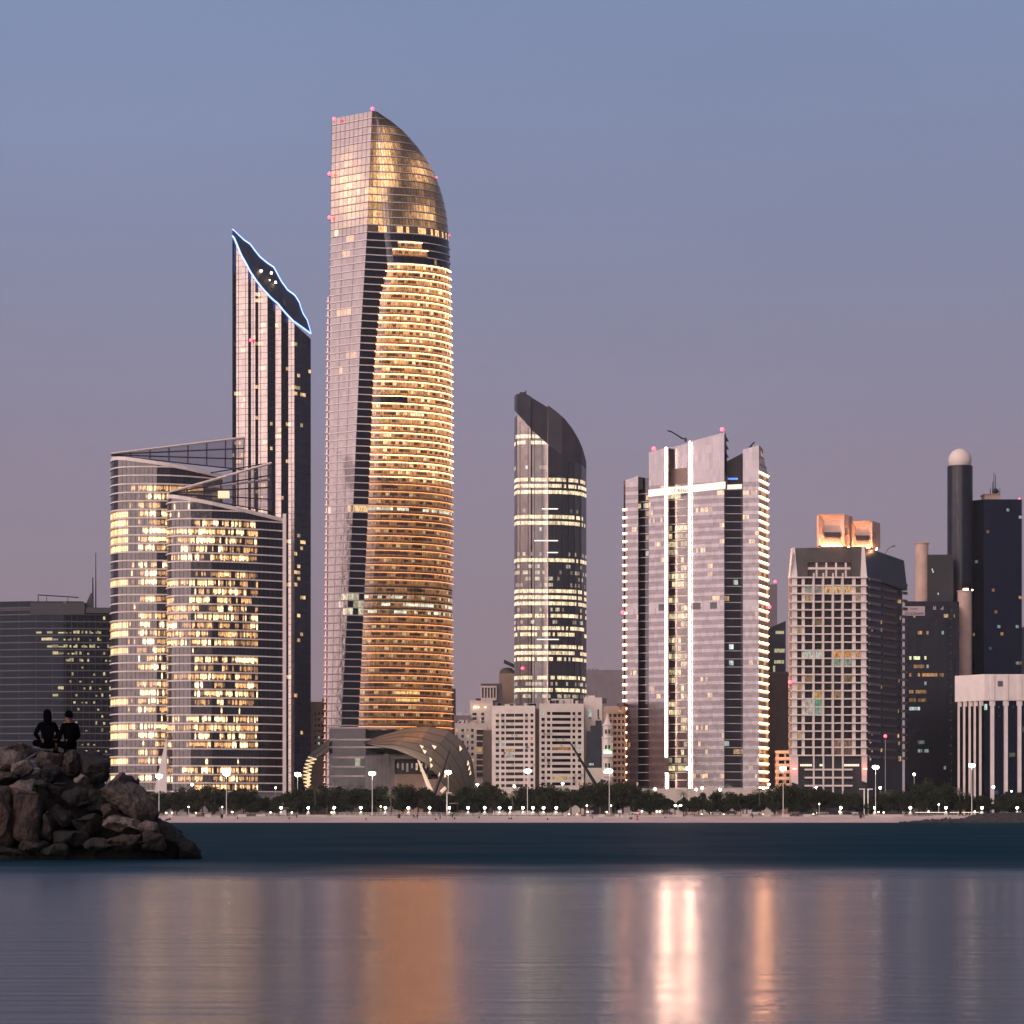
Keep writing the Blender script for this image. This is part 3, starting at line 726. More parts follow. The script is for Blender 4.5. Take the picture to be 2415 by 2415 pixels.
def B_style(i, j, n, y):
    px = B_fp[j][0]
    if i not in b_runs:
        rr = random.Random(300 + i); off = rr.random() < .16 or y < 1228; dim = rr.random() < .25; half = rr.random() < .3
        big = runs(rr, n, .6, 3, 9, 2, 6); hi = runs(rr, n, .7, 1, 6, 1, 3); r = [0.0] * n
        for q in range(n):
            p = B_fp[q][0]
            if p < 458: r[q] = big[q] * .85 * (0 if half else 1)
            elif p < 608: r[q] = hi[q] * (.6 if dim else 1) * (1.1 if p < 560 else .8)
            if off: r[q] = .8 if rr.random() < .03 and p < 600 else 0
        b_runs[i] = r
    k = b_runs[i][j]; c = mul((1, .50, .20) if k < .45 else (1, .62, .30), k * 1.4) if k else (0, 0, 0)
    gm = 1 if px > 606 else 0
    f = rnd.choice((.22, .3, .42))
    return [(0, f, gm, mul(c, .10)), (f, .8, gm, c), (.8, 1, gm, mul(c, .2))]
tB = office(530, 'curved glass office block with lit floors and pale slanting roof edge, before its twin', lambda y: B_fp, B_clip, b_ys, B_style, Yb, 30)
top_band(tB, B_fp, B_clip, Yb)
p = MB(); x0, x1 = WX(667, Yb + 17), WX(675, Yb + 17); p.box(x0, x1, Yb + 16, Yb + 18, GZ, WZ(1212, Yb + 17)); p.build('edge_pier', M['pink_frame'], tB)
screen(tB, [(400, 1165, 1291), (640, 1206, 1310), (640, 1092, 1310), (400, 1161, 1291)], 6, 4)
screen(tB, [(480, 1118, 1311), (636, 1092, 1311.5), (636, 1131, 1311.5), (480, 1150, 1311)], 1, 1, 'roof_truss', False)
p = MB(); p.box(WX(516, 1300), WX(542, 1300), 1296, 1299, WZ(1176, 1300), WZ(1160, 1300), 0); p.build('roof_lantern', [emitter('lantern_glow', (1.0, .72, .38), .95)], tB)
p = MB(); q = [(WX(a, 1282), 1282, WZ(b, 1282)) for a, b in ((393, 1735), (393, 1872), (362, 1872))]; p.face(q[::-1]); p.face([(x, y + 2, z) for x, y, z in q])
for a, b in zip(q, q[1:] + q[:1]): p.face([a, b, (b[0], b[1] + 2, b[2]), (a[0], a[1] + 2, a[2])])
p.build('entrance_fin', M['pink_frame'], tB)

# ------------------------------------------------------------------ dark broad block at the far left
Y = 1420
t = base('office_block', 130, Y, 'broad dark block with faint floor lines and scattered yellow lights at the left edge', 'office building')
L_fp = spread_pts([(-120, 10), (72, 0), (150, 0), (262, 3)], [14, 6, 24])
l_ys = [1830 - 16.5 * i for i in range(26)]; rnd = random.Random(41)
L_clip = lambda px: 1412 if px < 73 else (1418 if px < 200 else 1432)
def L_style(i, j, n, y):
    px = L_fp[j][0]; c = (0, 0, 0)
    p_ = 0 if px < 75 else (.5 if 1485 < y < 1530 and px < 235 else (.25 if 1530 < y < 1560 and px > 110 else (.16 if y > 1580 and px > 95 else .02)))
    if rnd.random() < p_: c = mul((1.0, .82, .42), rnd.uniform(.25, 1.0))
    rows = [(0, .2, 2, (0, 0, 0)), (.2, .38, 0, (0, 0, 0)), (.38, .38 + rnd.uniform(.15, .5), 0, c)]
    return rows + [(rows[-1][1], 1, 0, (0, 0, 0))]
M['glass_night'] = glass('night_glass', (.32, .44, .80), .02, .2, curtain=3.0)
M['slab_dim'] = material('dim_band', (.075, .07, .08), .6)
storeys(t, Y, lambda y: L_fp, l_ys, [M['glass_night'], M['navy_wall'], M['black_wall']], L_style, slab=(.35, .35, M['slab_dim']), mull=(.2, .1, 2, 3), clip=L_clip, backd=40)
p = MB(); p.box(WX(72, Y), WX(200, Y), Y - .6, Y + 20, WZ(1450, Y), WZ(1421, Y)); p.box(WX(203, Y), WX(262, Y), Y - .6, Y + 20, WZ(1446, Y), WZ(1433, Y)); p.build('parapet', M['black_wall'], t)
p = MB(); p.prism([W(-120, Y, 10), W(72, Y, 0), W(262, Y, 3), W(262, Y, 40), W(-120, Y, 40)], WZ(1440, Y), WZ(1434, Y)); p.build('roof', M['roof_dark'], t)
p = MB()
for a, b, c, r in ((226, 1432, 1300, .35), (219, 1432, 1358, .5), (90, 1418, 1398, .3), (110, 1418, 1402, .2), (160, 1418, 1404, .2)): x, y = W(a, Y, 8); p.tube((x, y, WZ(b, Y)), (x, y, WZ(c, Y)), r, r * .5, 5)
p.build('mast', M['dark_metal'], t)
p = MB(); x, y = W(90, Y, 8); p.tube((x, y, WZ(1400, Y)), (WX(180, Y), y, WZ(1406, Y)), .25, n=4); p.hexa([(*W(a, Y, b), WZ(c, Y)) for a, b, c in ((198, 4, 1433), (219, 4, 1433), (219, 9, 1433), (198, 9, 1433), (214, 4, 1397), (219, 4, 1397), (219, 9, 1397), (214, 9, 1397))]); p.build('roof_crane', M['dark_metal'], t)
def to_mesh(o):
    bpy.context.view_layer.update(); me = bpy.data.meshes.new_from_object(o.evaluated_get(bpy.context.evaluated_depsgraph_get())); print('TEXT', len(me.vertices), len(me.materials)); n = bpy.data.objects.new(o.name.split('.')[0], me); col.objects.link(n)
    n.parent = o.parent; n.location = o.location; n.rotation_euler = o.rotation_euler; bpy.data.objects.remove(o); return n
# ------------------------------------------------------------------ dark round-shouldered tower behind the white flats
Y = 1700
t = base('skyscraper', 1298, Y, 'dark round tower with bands of lit floors and sliced dark crown, behind white flats', 'skyscraper')
c_k = [(1213, 12), (1216, 5), (1220, 2), (1252, 0), (1255, 1), (1290, 1), (1293, .5), (1325, 2), (1355, 6), (1372, 12), (1383, 22)]
c_fp = spread_pts(c_k, [1, 1, 5, 1, 6, 1, 6, 6, 4, 4])
c_low = [(1213, 962), (1217, 970), (1252, 1012), (1292, 1047), (1310, 1062), (1340, 1080), (1383, 1096)]
c_top = [(1213, 927), (1216, 925), (1224, 924), (1230, 921), (1246, 926), (1258, 934), (1285, 950), (1310, 968), (1333, 987), (1350, 1008), (1364, 1030), (1374, 1050), (1383, 1078)]
cl = lambda px: lerp_tab(c_low, px)
ct_ = lambda px: lerp_tab(c_top, px)
c_ys = [1680 - 14.6 * i for i in range(49)]; rnd = random.Random(51)
c_lit = {1024: 1, 1039: 1, 1128: 2, 1142: 2, 1157: 2, 1217: 2, 1231: 2, 1320: 2, 1393: 2, 1407: 2, 1422: 2, 1453: 2, 1482: 1.6, 1496: 1.6, 1526: 2, 1540: 2, 1555: 1.8, 1600: 1.6, 1629: 2}
c_dim = {1335: .35, 1350: .4, 1365: .25, 1200: .2, 1437: .3, 1467: .25, 1614: .5, 1644: .6, 1305: .3, 1378: .3, 1108: .25}
def c_style(i, j, n, y):
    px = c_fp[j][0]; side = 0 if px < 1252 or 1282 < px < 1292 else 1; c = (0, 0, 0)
    k = min(c_lit, key=lambda v: abs(v - y))
    if abs(k - y) < 7.3:
        p_ = .97 if c_lit[k] == 2 else .75
        if px > 1350: p_ -= .25
        if rnd.random() < p_ and not (y < 1050 and px > 1285): c = mul((1.0, .76, .47), rnd.uniform(1.0, 1.9))
    else:
        k = min(c_dim, key=lambda v: abs(v - y))
        if abs(k - y) < 7.3 and rnd.random() < c_dim[k]: c = mul((1.0, .86, .58), rnd.uniform(.15, .8))
        elif rnd.random() < .01: c = mul(COOL, .8)
    return [(0, .34, side, (0, 0, 0)), (.34, .92, side, c), (.92, 1, side, (0, 0, 0))]
M['glass_facet'] = glass('facet_glow_glass', (.92, .78, .76), .34, .25)  # sky glow on these facets put into a lighter, rosier tint
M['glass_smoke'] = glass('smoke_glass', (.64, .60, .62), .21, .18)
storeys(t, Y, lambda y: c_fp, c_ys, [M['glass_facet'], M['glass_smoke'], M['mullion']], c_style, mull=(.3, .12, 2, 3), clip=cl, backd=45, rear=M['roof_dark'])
p = MB(); fine = spread_pts(c_k, [2, 2, 8, 1, 8, 1, 8, 8, 8, 8])
for (a, da), (b, db) in zip(fine, fine[1:]):
    if a >= 1292 and b > a: ya_, yb_ = cl(a), cl(b)
    else: ya_, yb_ = cl(a), cl(b)
    q0 = (*W(a, Y, da), min(WZ(cl(a), Y), WZ(ct_(a), Y))); q1 = (*W(b, Y, db), min(WZ(cl(b), Y), WZ(ct_(b), Y)))
    dA = da + (0 if a > 1292 else 14 * (WZ(ct_(a), Y) - q0[2]) / 30); dB = db + (0 if b > 1292 else 14 * (WZ(ct_(b), Y) - q1[2]) / 30)
    p.face([q0, q1, (*W(b, Y, dB), WZ(ct_(b), Y)), (*W(a, Y, dA), WZ(ct_(a), Y))])
    p.face([(*W(a, Y, dA), WZ(ct_(a), Y)), (*W(b, Y, dB), WZ(ct_(b), Y)), (*W(b - (4 if b > 1380 else 0), Y, 44), WZ(ct_(b) - 1, Y)), (*W(a, Y, 44), WZ(ct_(a) - 1, Y))])
M['crown_dark'] = material('dark_crown_panels', (.075, .068, .08), .5, .3, nscale=.1, namt=.15)
p.build('crown', M['crown_dark'], t)
p = MB(); p.box(WX(1226, Y), WX(1240, Y), Y + 8, Y + 14, WZ(930, Y), WZ(920, Y)); p.tube((*W(1240, Y, 11), WZ(925, Y)), (*W(1240, Y, 11), WZ(914, Y)), .3); p.build('roof_hut', M['dark_metal'], t)
b_ = MB(); x, y = W(1232, Y, 1.0); z = WZ(1576, Y); b_.lathe(x, y - 1.5, [(.01, z - 1), (1, z), (.01, z + 1)], 8); b_.build('beacon', M['red_beacon'], t)
for yy, xa, xb in ((1200, 1278, 1316), (1275, 1260, 1316), (1303, 1290, 1316), (1508, 1266, 1318)):
    p = MB(); p.box(WX(xa, Y), WX(xb, Y), Y - .3, Y + .6, WZ(yy, Y) - .25, WZ(yy, Y) + .25); p.build('lit_ceiling', emitter('office_tube', (1, .9, .7), 1.6) if 'tube' not in M else M['tube'], t)

# ------------------------------------------------------------------ lilac twin-bay tower with light strips
Y = 1250
t = base('skyscraper', 1640, Y, 'broad lilac tower with two vertical strips of white light and glowing balcony edges', 'skyscraper')
sl = lambda px: (1711 - px) * .092
n_k = [(1471, sl(1471) + 1, 0), (1475, sl(1475), 1), (1505, sl(1505), 2), (1506, sl(1506) + 4, 1), (1529, sl(1529) + 4, 3), (1530, sl(1530), 1), (1567, sl(1567), 2),
       (1577, sl(1577), 4), (1578, sl(1578) + 4, 1), (1620, sl(1620) + 4, 5), (1621, sl(1621), 1), (1630, sl(1630), 4), (1708, sl(1708), 2), (1709, sl(1709) + 5, 1), (1751, 3.5 + 2, 3), (1752, 1.5, 1), (1790, 0, 2), (1812, 17, 6)]
# kinds: 2 pink wall glass, 3 dark balcony bay, 4 strip pier, 5 central balcony bay, 6 side with glowing slab ends, 1 return wall
cnt = {0: 1, 1: 1, 2: 8, 3: 4, 4: 1, 5: 6, 6: 4}
n_fp = [(n_k[0][0], n_k[0][1])]; n_kind = []
for a, b in zip(n_k, n_k[1:]):
    k = cnt[b[2]] if b[2] != 2 or b[0] - a[0] < 50 else 14
    for q in range(1, k + 1): n_fp.append((a[0] + (b[0] - a[0]) * q / k, a[1] + (b[1] - a[1]) * q / k)); n_kind.append(b[2])
n_topt = [(1470, 1120), (1504, 1110), (1505, 1110), (1506, 1112), (1529, 1114), (1529.5, 1114), (1530, 1055), (1711, 1019), (1711.5, 1142), (1750, 1142), (1751.5, 1142), (1752, 1059), (1790, 1050), (1797, 1060), (1812, 1112)]
n_clip = lambda px: lerp_tab(n_topt, px)
n_ys = [1878 - 19.1 * i for i in range(46)]; rnd = random.Random(61); groups = {}
def n_style(i, j, n, y):
    kd = n_kind[j]; px = n_fp[j][0]; c = (0, 0, 0)
    if y < 1142 and kd in (2, 4): return [(0, 1, 0 if kd == 2 else 0, (0, 0, 0))]
    if y < 1142 and kd == 5: return [(0, 1, 4 if y > 1094 else 0, (0, 0, 0))]
    if kd == 2:
        g = (i, int(px // 14)); p_ = .04 if y < 1700 else .10
        if 1186 < y < 1224 and px > 1476: p_ = .22
        if px > 1752: p_ = .18 if y > 1440 else .08
        if g not in groups: groups[g] = rnd.random() < p_
        if groups[g] and rnd.random() < .8: c = mul(PALE, rnd.uniform(.35, 1.3))
        if 1420 < y < 1438: return [(0, .2, 0, (0, 0, 0)), (.2, .95, 3, (0, 0, 0))] if 1550 < px < 1652 or 1672 < px < 1691 else [(0, 1, 0, (0, 0, 0))]
        hi = False
        return [(0, .26, 0, (0, 0, 0)), (.26, .80, 5, c), (.80, .86, 1, (0, 0, 0)), (.86, 1, 0, (0, 0, 0))]
    if kd == 3:
        g = (i, kd, px > 1600, int(px // 16)); p_ = .10 if px > 1600 else (.9 if 1165 < y < 1215 else .04)
        if g not in groups: groups[g] = rnd.random() < p_
        if groups[g] and rnd.random() < .75: c = mul(rnd.choice((PALE, COOL, PALE)), rnd.uniform(.4, 1.2))
        return [(0, .25, 3, (0, 0, 0)), (.25, .85, 3, c), (.85, 1, 3, (0, 0, 0))]
    if kd == 5:
        g = (i, 'c', px > 1604); p_ = .55 if px > 1604 else .42
        if g not in groups: groups[g] = rnd.random() < p_
        if 1225 < y < 1240 or 1243 < y < 1290 or 1350 < y < 1370: groups[g] = True
        if groups[g] and rnd.random() < .8: c = mul((1.0, .82, .45), rnd.uniform(.25, 1.2))
        return [(0, .22, 1, (0, 0, 0)), (.22, .85, 1, c), (.85, 1, 1, (0, 0, 0))]
    if kd == 6:
        return [(0, .2, 3, (0, 0, 0)), (.2, .85, 3, mul(WARM, .7) if rnd.random() < .22 else mul(GOLD, .10)), (.85, 1, 3, (0, 0, 0))]
    return [(0, 1, 0 if kd in (0, 4) else 3, (0, 0, 0))]
M['bay_wall'] = material('brown_bay_wall', (.12, .09, .08), .6)
M['crown_glass'] = glass('milky_glass', (.92, .92, .98), .34, .3)
ngm = [M['glass_lilac'], M['glass_smoke'], M['mullion'], M['glass_dark'], M['bay_wall'], glass('curtained_glass', (.78, .70, .80), .215, .25)]
storeys(t, Y, lambda y: n_fp, n_ys, ngm, n_style, clip=n_clip, backd=42,
        slab=(.35, .32, M['slab_white'], lambda i, j, n: n_kind[j] in (3, 5) and n_ys[i] > 1142),
        strip=(.0, .0, .55, M['slab_end_light'], lambda i, j, n: (n_kind[j] == 6 or n_kind[j] == 0) and n_ys[i] > (1110 if n_kind[j] == 6 else 1190)), rear=M['roof_dark'])
p = MB()
for i, y in enumerate(n_ys):
    if y < 1190: continue
    x, yy = W(1473, Y, sl(1473)); z = WZ(y, Y); g = MB(); g.box(x - .9, x + .9, yy - .7, yy + .2, z, z + .55); g.build('balcony_edge', M['slab_end_light'], t); g = MB(); g.box(x - .9, x + .9, yy - .6, yy + .2, z - .5, z - .01); g.build('edge_halo', M['edge_glow'], t)  # second box is an added glow standing for the edge light's halo
for px, top in ((1571, 1047), (1626, 1036)):
    g = MB(); x, y = W(px, Y, sl(px)); hw = .30 if px < 1600 else .24
    g.box(x - hw, x + hw, y - 1.3, y - 1.0, WZ(1785 if px < 1600 else 1880, Y), WZ(top, Y)); 
    if px < 1600: g.box(x - hw, x + hw, y - 1.3, y - 1.0, WZ(1880, Y), WZ(1822, Y))
    g.build('light_strip', M['white_strip'], t)
    g = MB(); g.box(x - hw * 2.1, x + hw * 2.1, y - .9, y - .6, WZ(1785 if px < 1600 else 1880, Y), WZ(top, Y)); g.build('strip_halo', M['strip_halo'], t)  # added wider box imitates the halo of the strip
g = MB()
for a, b in ((1529, 1711), (1715, 1750)):
    for k in range(8):
        pa = a + (b - a) * k / 8; pb = a + (b - a) * (k + 1) / 8; A = W(pa, Y, sl(pa) - .5 if b < 1712 else 2.5); B = W(pb, Y, sl(pb) - .5 if b < 1712 else 2.5)
        h = 17 if b < 1712 else 11
        g.face([(A[0], A[1], WZ(1162 - (pa - 1529) * .05, Y)), (B[0], B[1], WZ(1162 - (pb - 1529) * .05, Y)), (B[0], B[1], WZ(1162 - (pb - 1529) * .05 - h, Y)), (A[0], A[1], WZ(1162 - (pa - 1529) * .05 - h, Y))])
g.build('crown_light_band', M['crown_band'], t)
# sign lettering on the light band
cu = bpy.data.curves.new('sign', 'FONT'); cu.body = 'ST REGIS'; cu.size = 2.0; cu.extrude = .05; cu.space_character = 1.15
so_ = bpy.data.objects.new('sign_letters', cu); col.objects.link(so_); so_.parent = t
px = 1582; x, y = W(px, Y, sl(px) - .8); so_.location = (x - t.location.x, y - t.location.y, WZ(1155, Y) - GZ); so_.rotation_euler = (R(90), 0, -math.atan2(.092 * 7000, 1250)); so_.data.materials.append(M['dark_metal']); to_mesh(so_)
for i, y in enumerate(n_ys):
    if y < 1112: continue
    A_, B_ = W(1790, Y, -.2), W(1812, Y, 16.8); z = WZ(y, Y); g = MB(); g.hexa([(A_[0], A_[1], z - .7), (B_[0], B_[1], z - .7), (B_[0], B_[1] + .5, z - .7), (A_[0], A_[1] + .5, z - .7), (A_[0], A_[1], z - .02), (B_[0], B_[1], z - .02), (B_[0], B_[1] + .5, z - .02), (A_[0], A_[1] + .5, z - .02)]); g.build('edge_halo', M['edge_glow'], t)  # added emissive slab imitates the halo under each lit edge
# crown: dark returns and slanted screen
g = MB(); g.hexa([(*W(a, Y, b), WZ(c, Y)) for a, b, c in ((1708, .5, 1145), (1717, 3, 1145), (1717, 14, 1145), (1708, 14, 1145), (1710, .5, 1018), (1712, 3, 1021), (1712, 14, 1024), (1710, 14, 1022))]); g.build('crown_fin', M['navy_wall'], t)
g = MB(); P4 = [(1714, 12, 1140), (1752, 12, 1140), (1756, 12, 1058), (1714, 12, 1080)]; g.face([(*W(a, Y, b), WZ(c, Y)) for a, b, c in P4]); g.face([(*W(a, Y, b + 1), WZ(c, Y)) for a, b, c in reversed(P4)])
g.build('crown_screen', M['black_wall'], t)
g = MB(); g.box(WX(1716, Y), WX(1744, Y), Y + 9, Y + 10, WZ(1125, Y), WZ(1121, Y)); g.build('blue_sign', M['blue_sign'], t)
g = MB(); g.hexa([(*W(a, Y, b), WZ(c, Y)) for a, b, c in ((1505, 22, 1140), (1529, 22, 1140), (1529, 30, 1140), (1505, 30, 1140), (1505, 22, 1110), (1529, 22, 1114), (1529, 30, 1114), (1505, 30, 1110))]); g.build('crown_fin', M['black_wall'], t)
g = MB(); g.hexa([(*W(a, Y, b), WZ(c, Y)) for a, b, c in ((1790, .2, 1112), (1806, 14, 1112), (1806, 24, 1112), (1790, 24, 1112), (1791, .2, 1050), (1799, 10, 1053), (1799, 24, 1053), (1791, 24, 1050))]); g.build('crown_fin', M['navy_wall'], t)
for px, py, d in ((1542, 1047, 16), (1703, 1012, 1)): beacon(t, px, py, Y, d, .9)
beacon(t, 1469, 1436, Y, 21, .9); beacon(t, 1814, 1424, Y, 17, .9)
def davit(root, P, Y, d, r=.35):
    m = MB()
    for k, (a, b) in enumerate(zip(P, P[1:])): m.tube((*W(a[0], Y, d), WZ(a[1], Y)), (*W(b[0], Y, d), WZ(b[1], Y)), r * (1 if k else 1.8), r * .8, 5)
    m.build('roof_crane', M['dark_metal'], root)
davit(t, [(1616, 1036), (1619, 1029), (1610, 1029), (1583, 1012), (1574, 1010)], Y, 8)
davit(t, [(1766, 1056), (1775, 1042), (1780, 1038)], Y, 6)
g = MB(); g.box(WX(1455, Y - 6), WX(1830, Y - 6), Y - 12, Y + 20, GZ, WZ(1860, Y - 6)); g.build('podium', M['white_wall2'], t)

# ------------------------------------------------------------------ white-grid tower with glowing crown
Y = 1230
t = base('apartment_tower', 1950, Y, 'tower with a white balcony grid, dark right side and two glowing orange roof boxes', 'apartment tower')
zc = [WZ(1362 + 19.07 * k, Y) for k in range(23)]              # 22 storeys
XL = WX(1868, Y); fx = lambda px: WX(px, Y) - XL
rows = [(zc[k + 1] + .31, zc[k] - .31) for k in range(22)]
cols = [(fx(1880), fx(1891)), (fx(1898), fx(1916)), (fx(1921), fx(1938.5)), (fx(1944), fx(1961.5)), (fx(1967), fx(1984)), (fx(1990), fx(2010)), (fx(2018), fx(2031))]
rnd = random.Random(71)
def b_lit(fx_, z):
    row = min(range(22), key=lambda k: abs(zc[k + 1] + .31 - z))
    table = {1: {3: (1, .75, .3), 4: (1, .8, .35), 5: (1, .8, .35), 1: (.35, .5, .4), 2: (.3, .35, .3)}, 2: {1: (.5, .45, .25), 6: (.5, .45, .3)}, 9: {1: (.6, .9, .75), 2: (.7, 1, .85), 4: (1, .6, .15), 5: (.8, .5, .15), 6: (.8, .55, .25)},
             10: {4: (.25, .5, .35), 5: (.3, .5, .4)}, 15: {1: (.6, .7, .6), 2: (.15, .5, .3)}, 16: {1: (.6, .7, .6), 2: (.3, .6, .5)}, 14: {2: (.6, .5, .15)}, 20: {4: (.4, .3, .2), 5: (.35, .27, .18)}, 21: {4: (.2, .13, .1), 5: (.16, .12, .08)}}
    k = min(range(7), key=lambda q: abs(cols[q][0] / fx(2045) - fx_))
    c = table.get(row, {}).get(k)
    if c: return (c[0] * .85, c[1] * .62, c[2] * .6)
    return mul(PALE, rnd.uniform(.1, .5)) if rnd.random() < .06 else (0, 0, 0)
M['grid_glass'] = glass('balcony_glass', (.6, .5, .55), .035, .25, curtain=1.4)
holed_wall(t, W(1868, Y), W(2043, Y), WZ(1781, Y), WZ(1362, Y), cols, rows, M['pink_frame'], M['grid_glass'], depth=1.6, litf=b_lit, name='grid_wall')
for k in range(23):
    g = MB(); g.box(WX(1862, Y), WX(2045.5, Y), Y - .9, Y - .003, zc[k] - .28, zc[k] + .28); g.build('floor_slab', M['pink_frame'], t)
    if k < 22:
        g = MB(); g.box(WX(1862, Y), WX(1868, Y), Y + 1, Y + 5, zc[k + 1] + .3, zc[k] - .3, 0); g.build('balcony', [M['tan_wall']], t)
for px in (1918.5, 1941.2, 1964, 1987):
    g = MB(); g.box(WX(px, Y) - .36, WX(px, Y) + .36, Y - 1.25, Y - .9 - .003, WZ(1875, Y), WZ(1352, Y)); g.build('grid_pier', M['white_wall'], t)
# body, right side with balconies; shade away from the glow put into dark colours
Q = [W(1868, Y, 5), W(2043, Y, 1.6 + .2), W(2044, Y, 0), (WX(2128, Y + 34), Y + 34), (WX(1880, Y + 34), Y + 34)]
g = MB(); g.prism([W(1868, Y, 1.7), W(2043, Y, 1.7), W(2045, Y, .3), (WX(2128, Y + 34), Y + 34), (WX(1880, Y + 34), Y + 34)], GZ, WZ(1362, Y)); g.build('core_wall', M['black_wall'], t)
A = Vector(W(2046, Y, .3)); Bv = Vector((WX(2130, Y + 34), Y + 34)); u = (Bv - A).normalized(); nr = Vector((u.y, -u.x)); Ls = (Bv - A).length
for k in range(23):
    z = zc[k]
    for s0, s1, dp in ((0.02, .32, .8), (.42, .78, .5), (.93, 1.05, 1.3)):
        g = MB(); a = A + u * Ls * s0; b = A + u * Ls * s1; o = nr * dp
        g.hexa([(a.x + o.x, a.y + o.y, z - 1.1), (b.x + o.x, b.y + o.y, z - 1.1), (b.x, b.y, z - 1.1), (a.x, a.y, z - 1.1), (a.x + o.x, a.y + o.y, z), (b.x + o.x, b.y + o.y, z), (b.x, b.y, z), (a.x, a.y, z)])
        g.build('side_balcony', M['brown_wall'] if dp != .8 else M['grey_haze'], t)
for k in range(40):
    r_ = random.Random(k + 900); zz = rnd.choice(zc[2:]) - r_.uniform(1.2, 2.0); s = r_.choice((.06, .1, .36, .39, .84, .86, .9)); a = A + u * Ls * s; b = a + u * 1.6
    if r_.random() < .55:
        g = MB(); o = nr * .05; g.face([(a.x + o.x, a.y + o.y, zz), (b.x + o.x, b.y + o.y, zz), (b.x + o.x, b.y + o.y, zz + 1.5), (a.x + o.x, a.y + o.y, zz + 1.5)], 0, mul(PALE, r_.uniform(.2, .9))); g.build('side_window', M['grid_glass'], t)
# sloping crown
g = MB(); C = [(1876, 1.5, 1362), (2036, 1.5, 1362), (2036, 7, 1286), (1873, 7, 1289)]
def quadp(m, C, mi=0): m.face([(*W(a, Y, b), WZ(c, Y)) for a, b, c in C], mi)
quadp(g, [(1880, 1.2, 1362), (1905, 1.2, 1362), (1905, 6.6, 1289), (1873, 7, 1289)]); quadp(g, [(2007, 1.2, 1362), (2032, 1.2, 1362), (2037, 7, 1286), (2007, 7, 1287)]); quadp(g, [(1905, 3.6, 1325), (2007, 3.6, 1325), (2007, 7, 1287), (1905, 6.6, 1289)])
quadp(g, [(1905, 6, 1362), (2007, 6, 1362), (2007, 6, 1325), (1905, 6, 1325)], 1); quadp(g, [(1905, 1.2, 1362), (1905, 6, 1362), (1905, 6, 1325), (1905, 3.6, 1325)], 1); quadp(g, [(2007, 6, 1362), (2007, 1.2, 1362), (2007, 3.6, 1325), (2007, 6, 1325)], 1)
M['crown_panel'] = material('bronze_crown_panels', (.085, .075, .065), .5, .3, nscale=.15, namt=.15)
g.build('crown_screen', [M['crown_panel'], M['bay_wall']], t)
g = MB(); g.box(WX(1906, Y), WX(2006, Y), Y - .2, Y + 1, WZ(1343, Y), WZ(1338, Y))
for px in (1926, 1949, 1972, 1995): g.box(WX(px, Y) - .35, WX(px, Y) + .35, Y + .1, Y + .9, WZ(1362, Y), WZ(1327, Y))
g.build('crown_rail', M['pink_frame'], t)
g = MB()
for P3 in ([(1862, 0, 1362), (1881, 0, 1362), (1873, 7, 1288)], [(2030, 0, 1362), (2045, 0, 1362), (2037, 7, 1285)]):
    a, b, c = [Vector((*W(q[0], Y, q[1]), WZ(q[2], Y))) for q in P3]
    top2 = c + Vector((.3, 0, 0)); mid = Vector((0, 6, 0)); g.hexa([a, b, b + mid, a + mid, c - Vector((.8, 0, 0)), top2, top2 + mid, c - Vector((.8, 0, 0)) + mid])
    g.build('crown_wedge', M['pink_frame'], t); g = MB()
    if P3[0][0] == 1862:
        g.hexa([Vector((*W(1862, Y, 0), WZ(1362, Y))), Vector((*W(1864, Y, 0), WZ(1362, Y))), Vector((*W(1866, Y, 8), WZ(1362, Y))), Vector((*W(1862, Y, 8), WZ(1362, Y))), Vector((*W(1868, Y, 2), WZ(1300, Y))), Vector((*W(1870, Y, 2), WZ(1300, Y))), Vector((*W(1870, Y, 8), WZ(1300, Y))), Vector((*W(1868, Y, 8), WZ(1300, Y)))]); g.build('crown_wedge', M['pink_frame'], t); g = MB()
g = MB()
TT = [(2046, .2, 1362), (2140, 34, 1378), (2132, 34, 1305), (2037, 7, 1285)]
quadp(g, TT); quadp(g, [(1873, 7, 1289), (2037, 7, 1285.5), (2132, 34, 1305), (1880, 34, 1300)]); quadp(g, [(2140, 34, 1378), (1875, 34, 1378), (1880, 34, 1300), (2132, 34, 1305)])
g.build('crown_side', M['black_wall'], t)
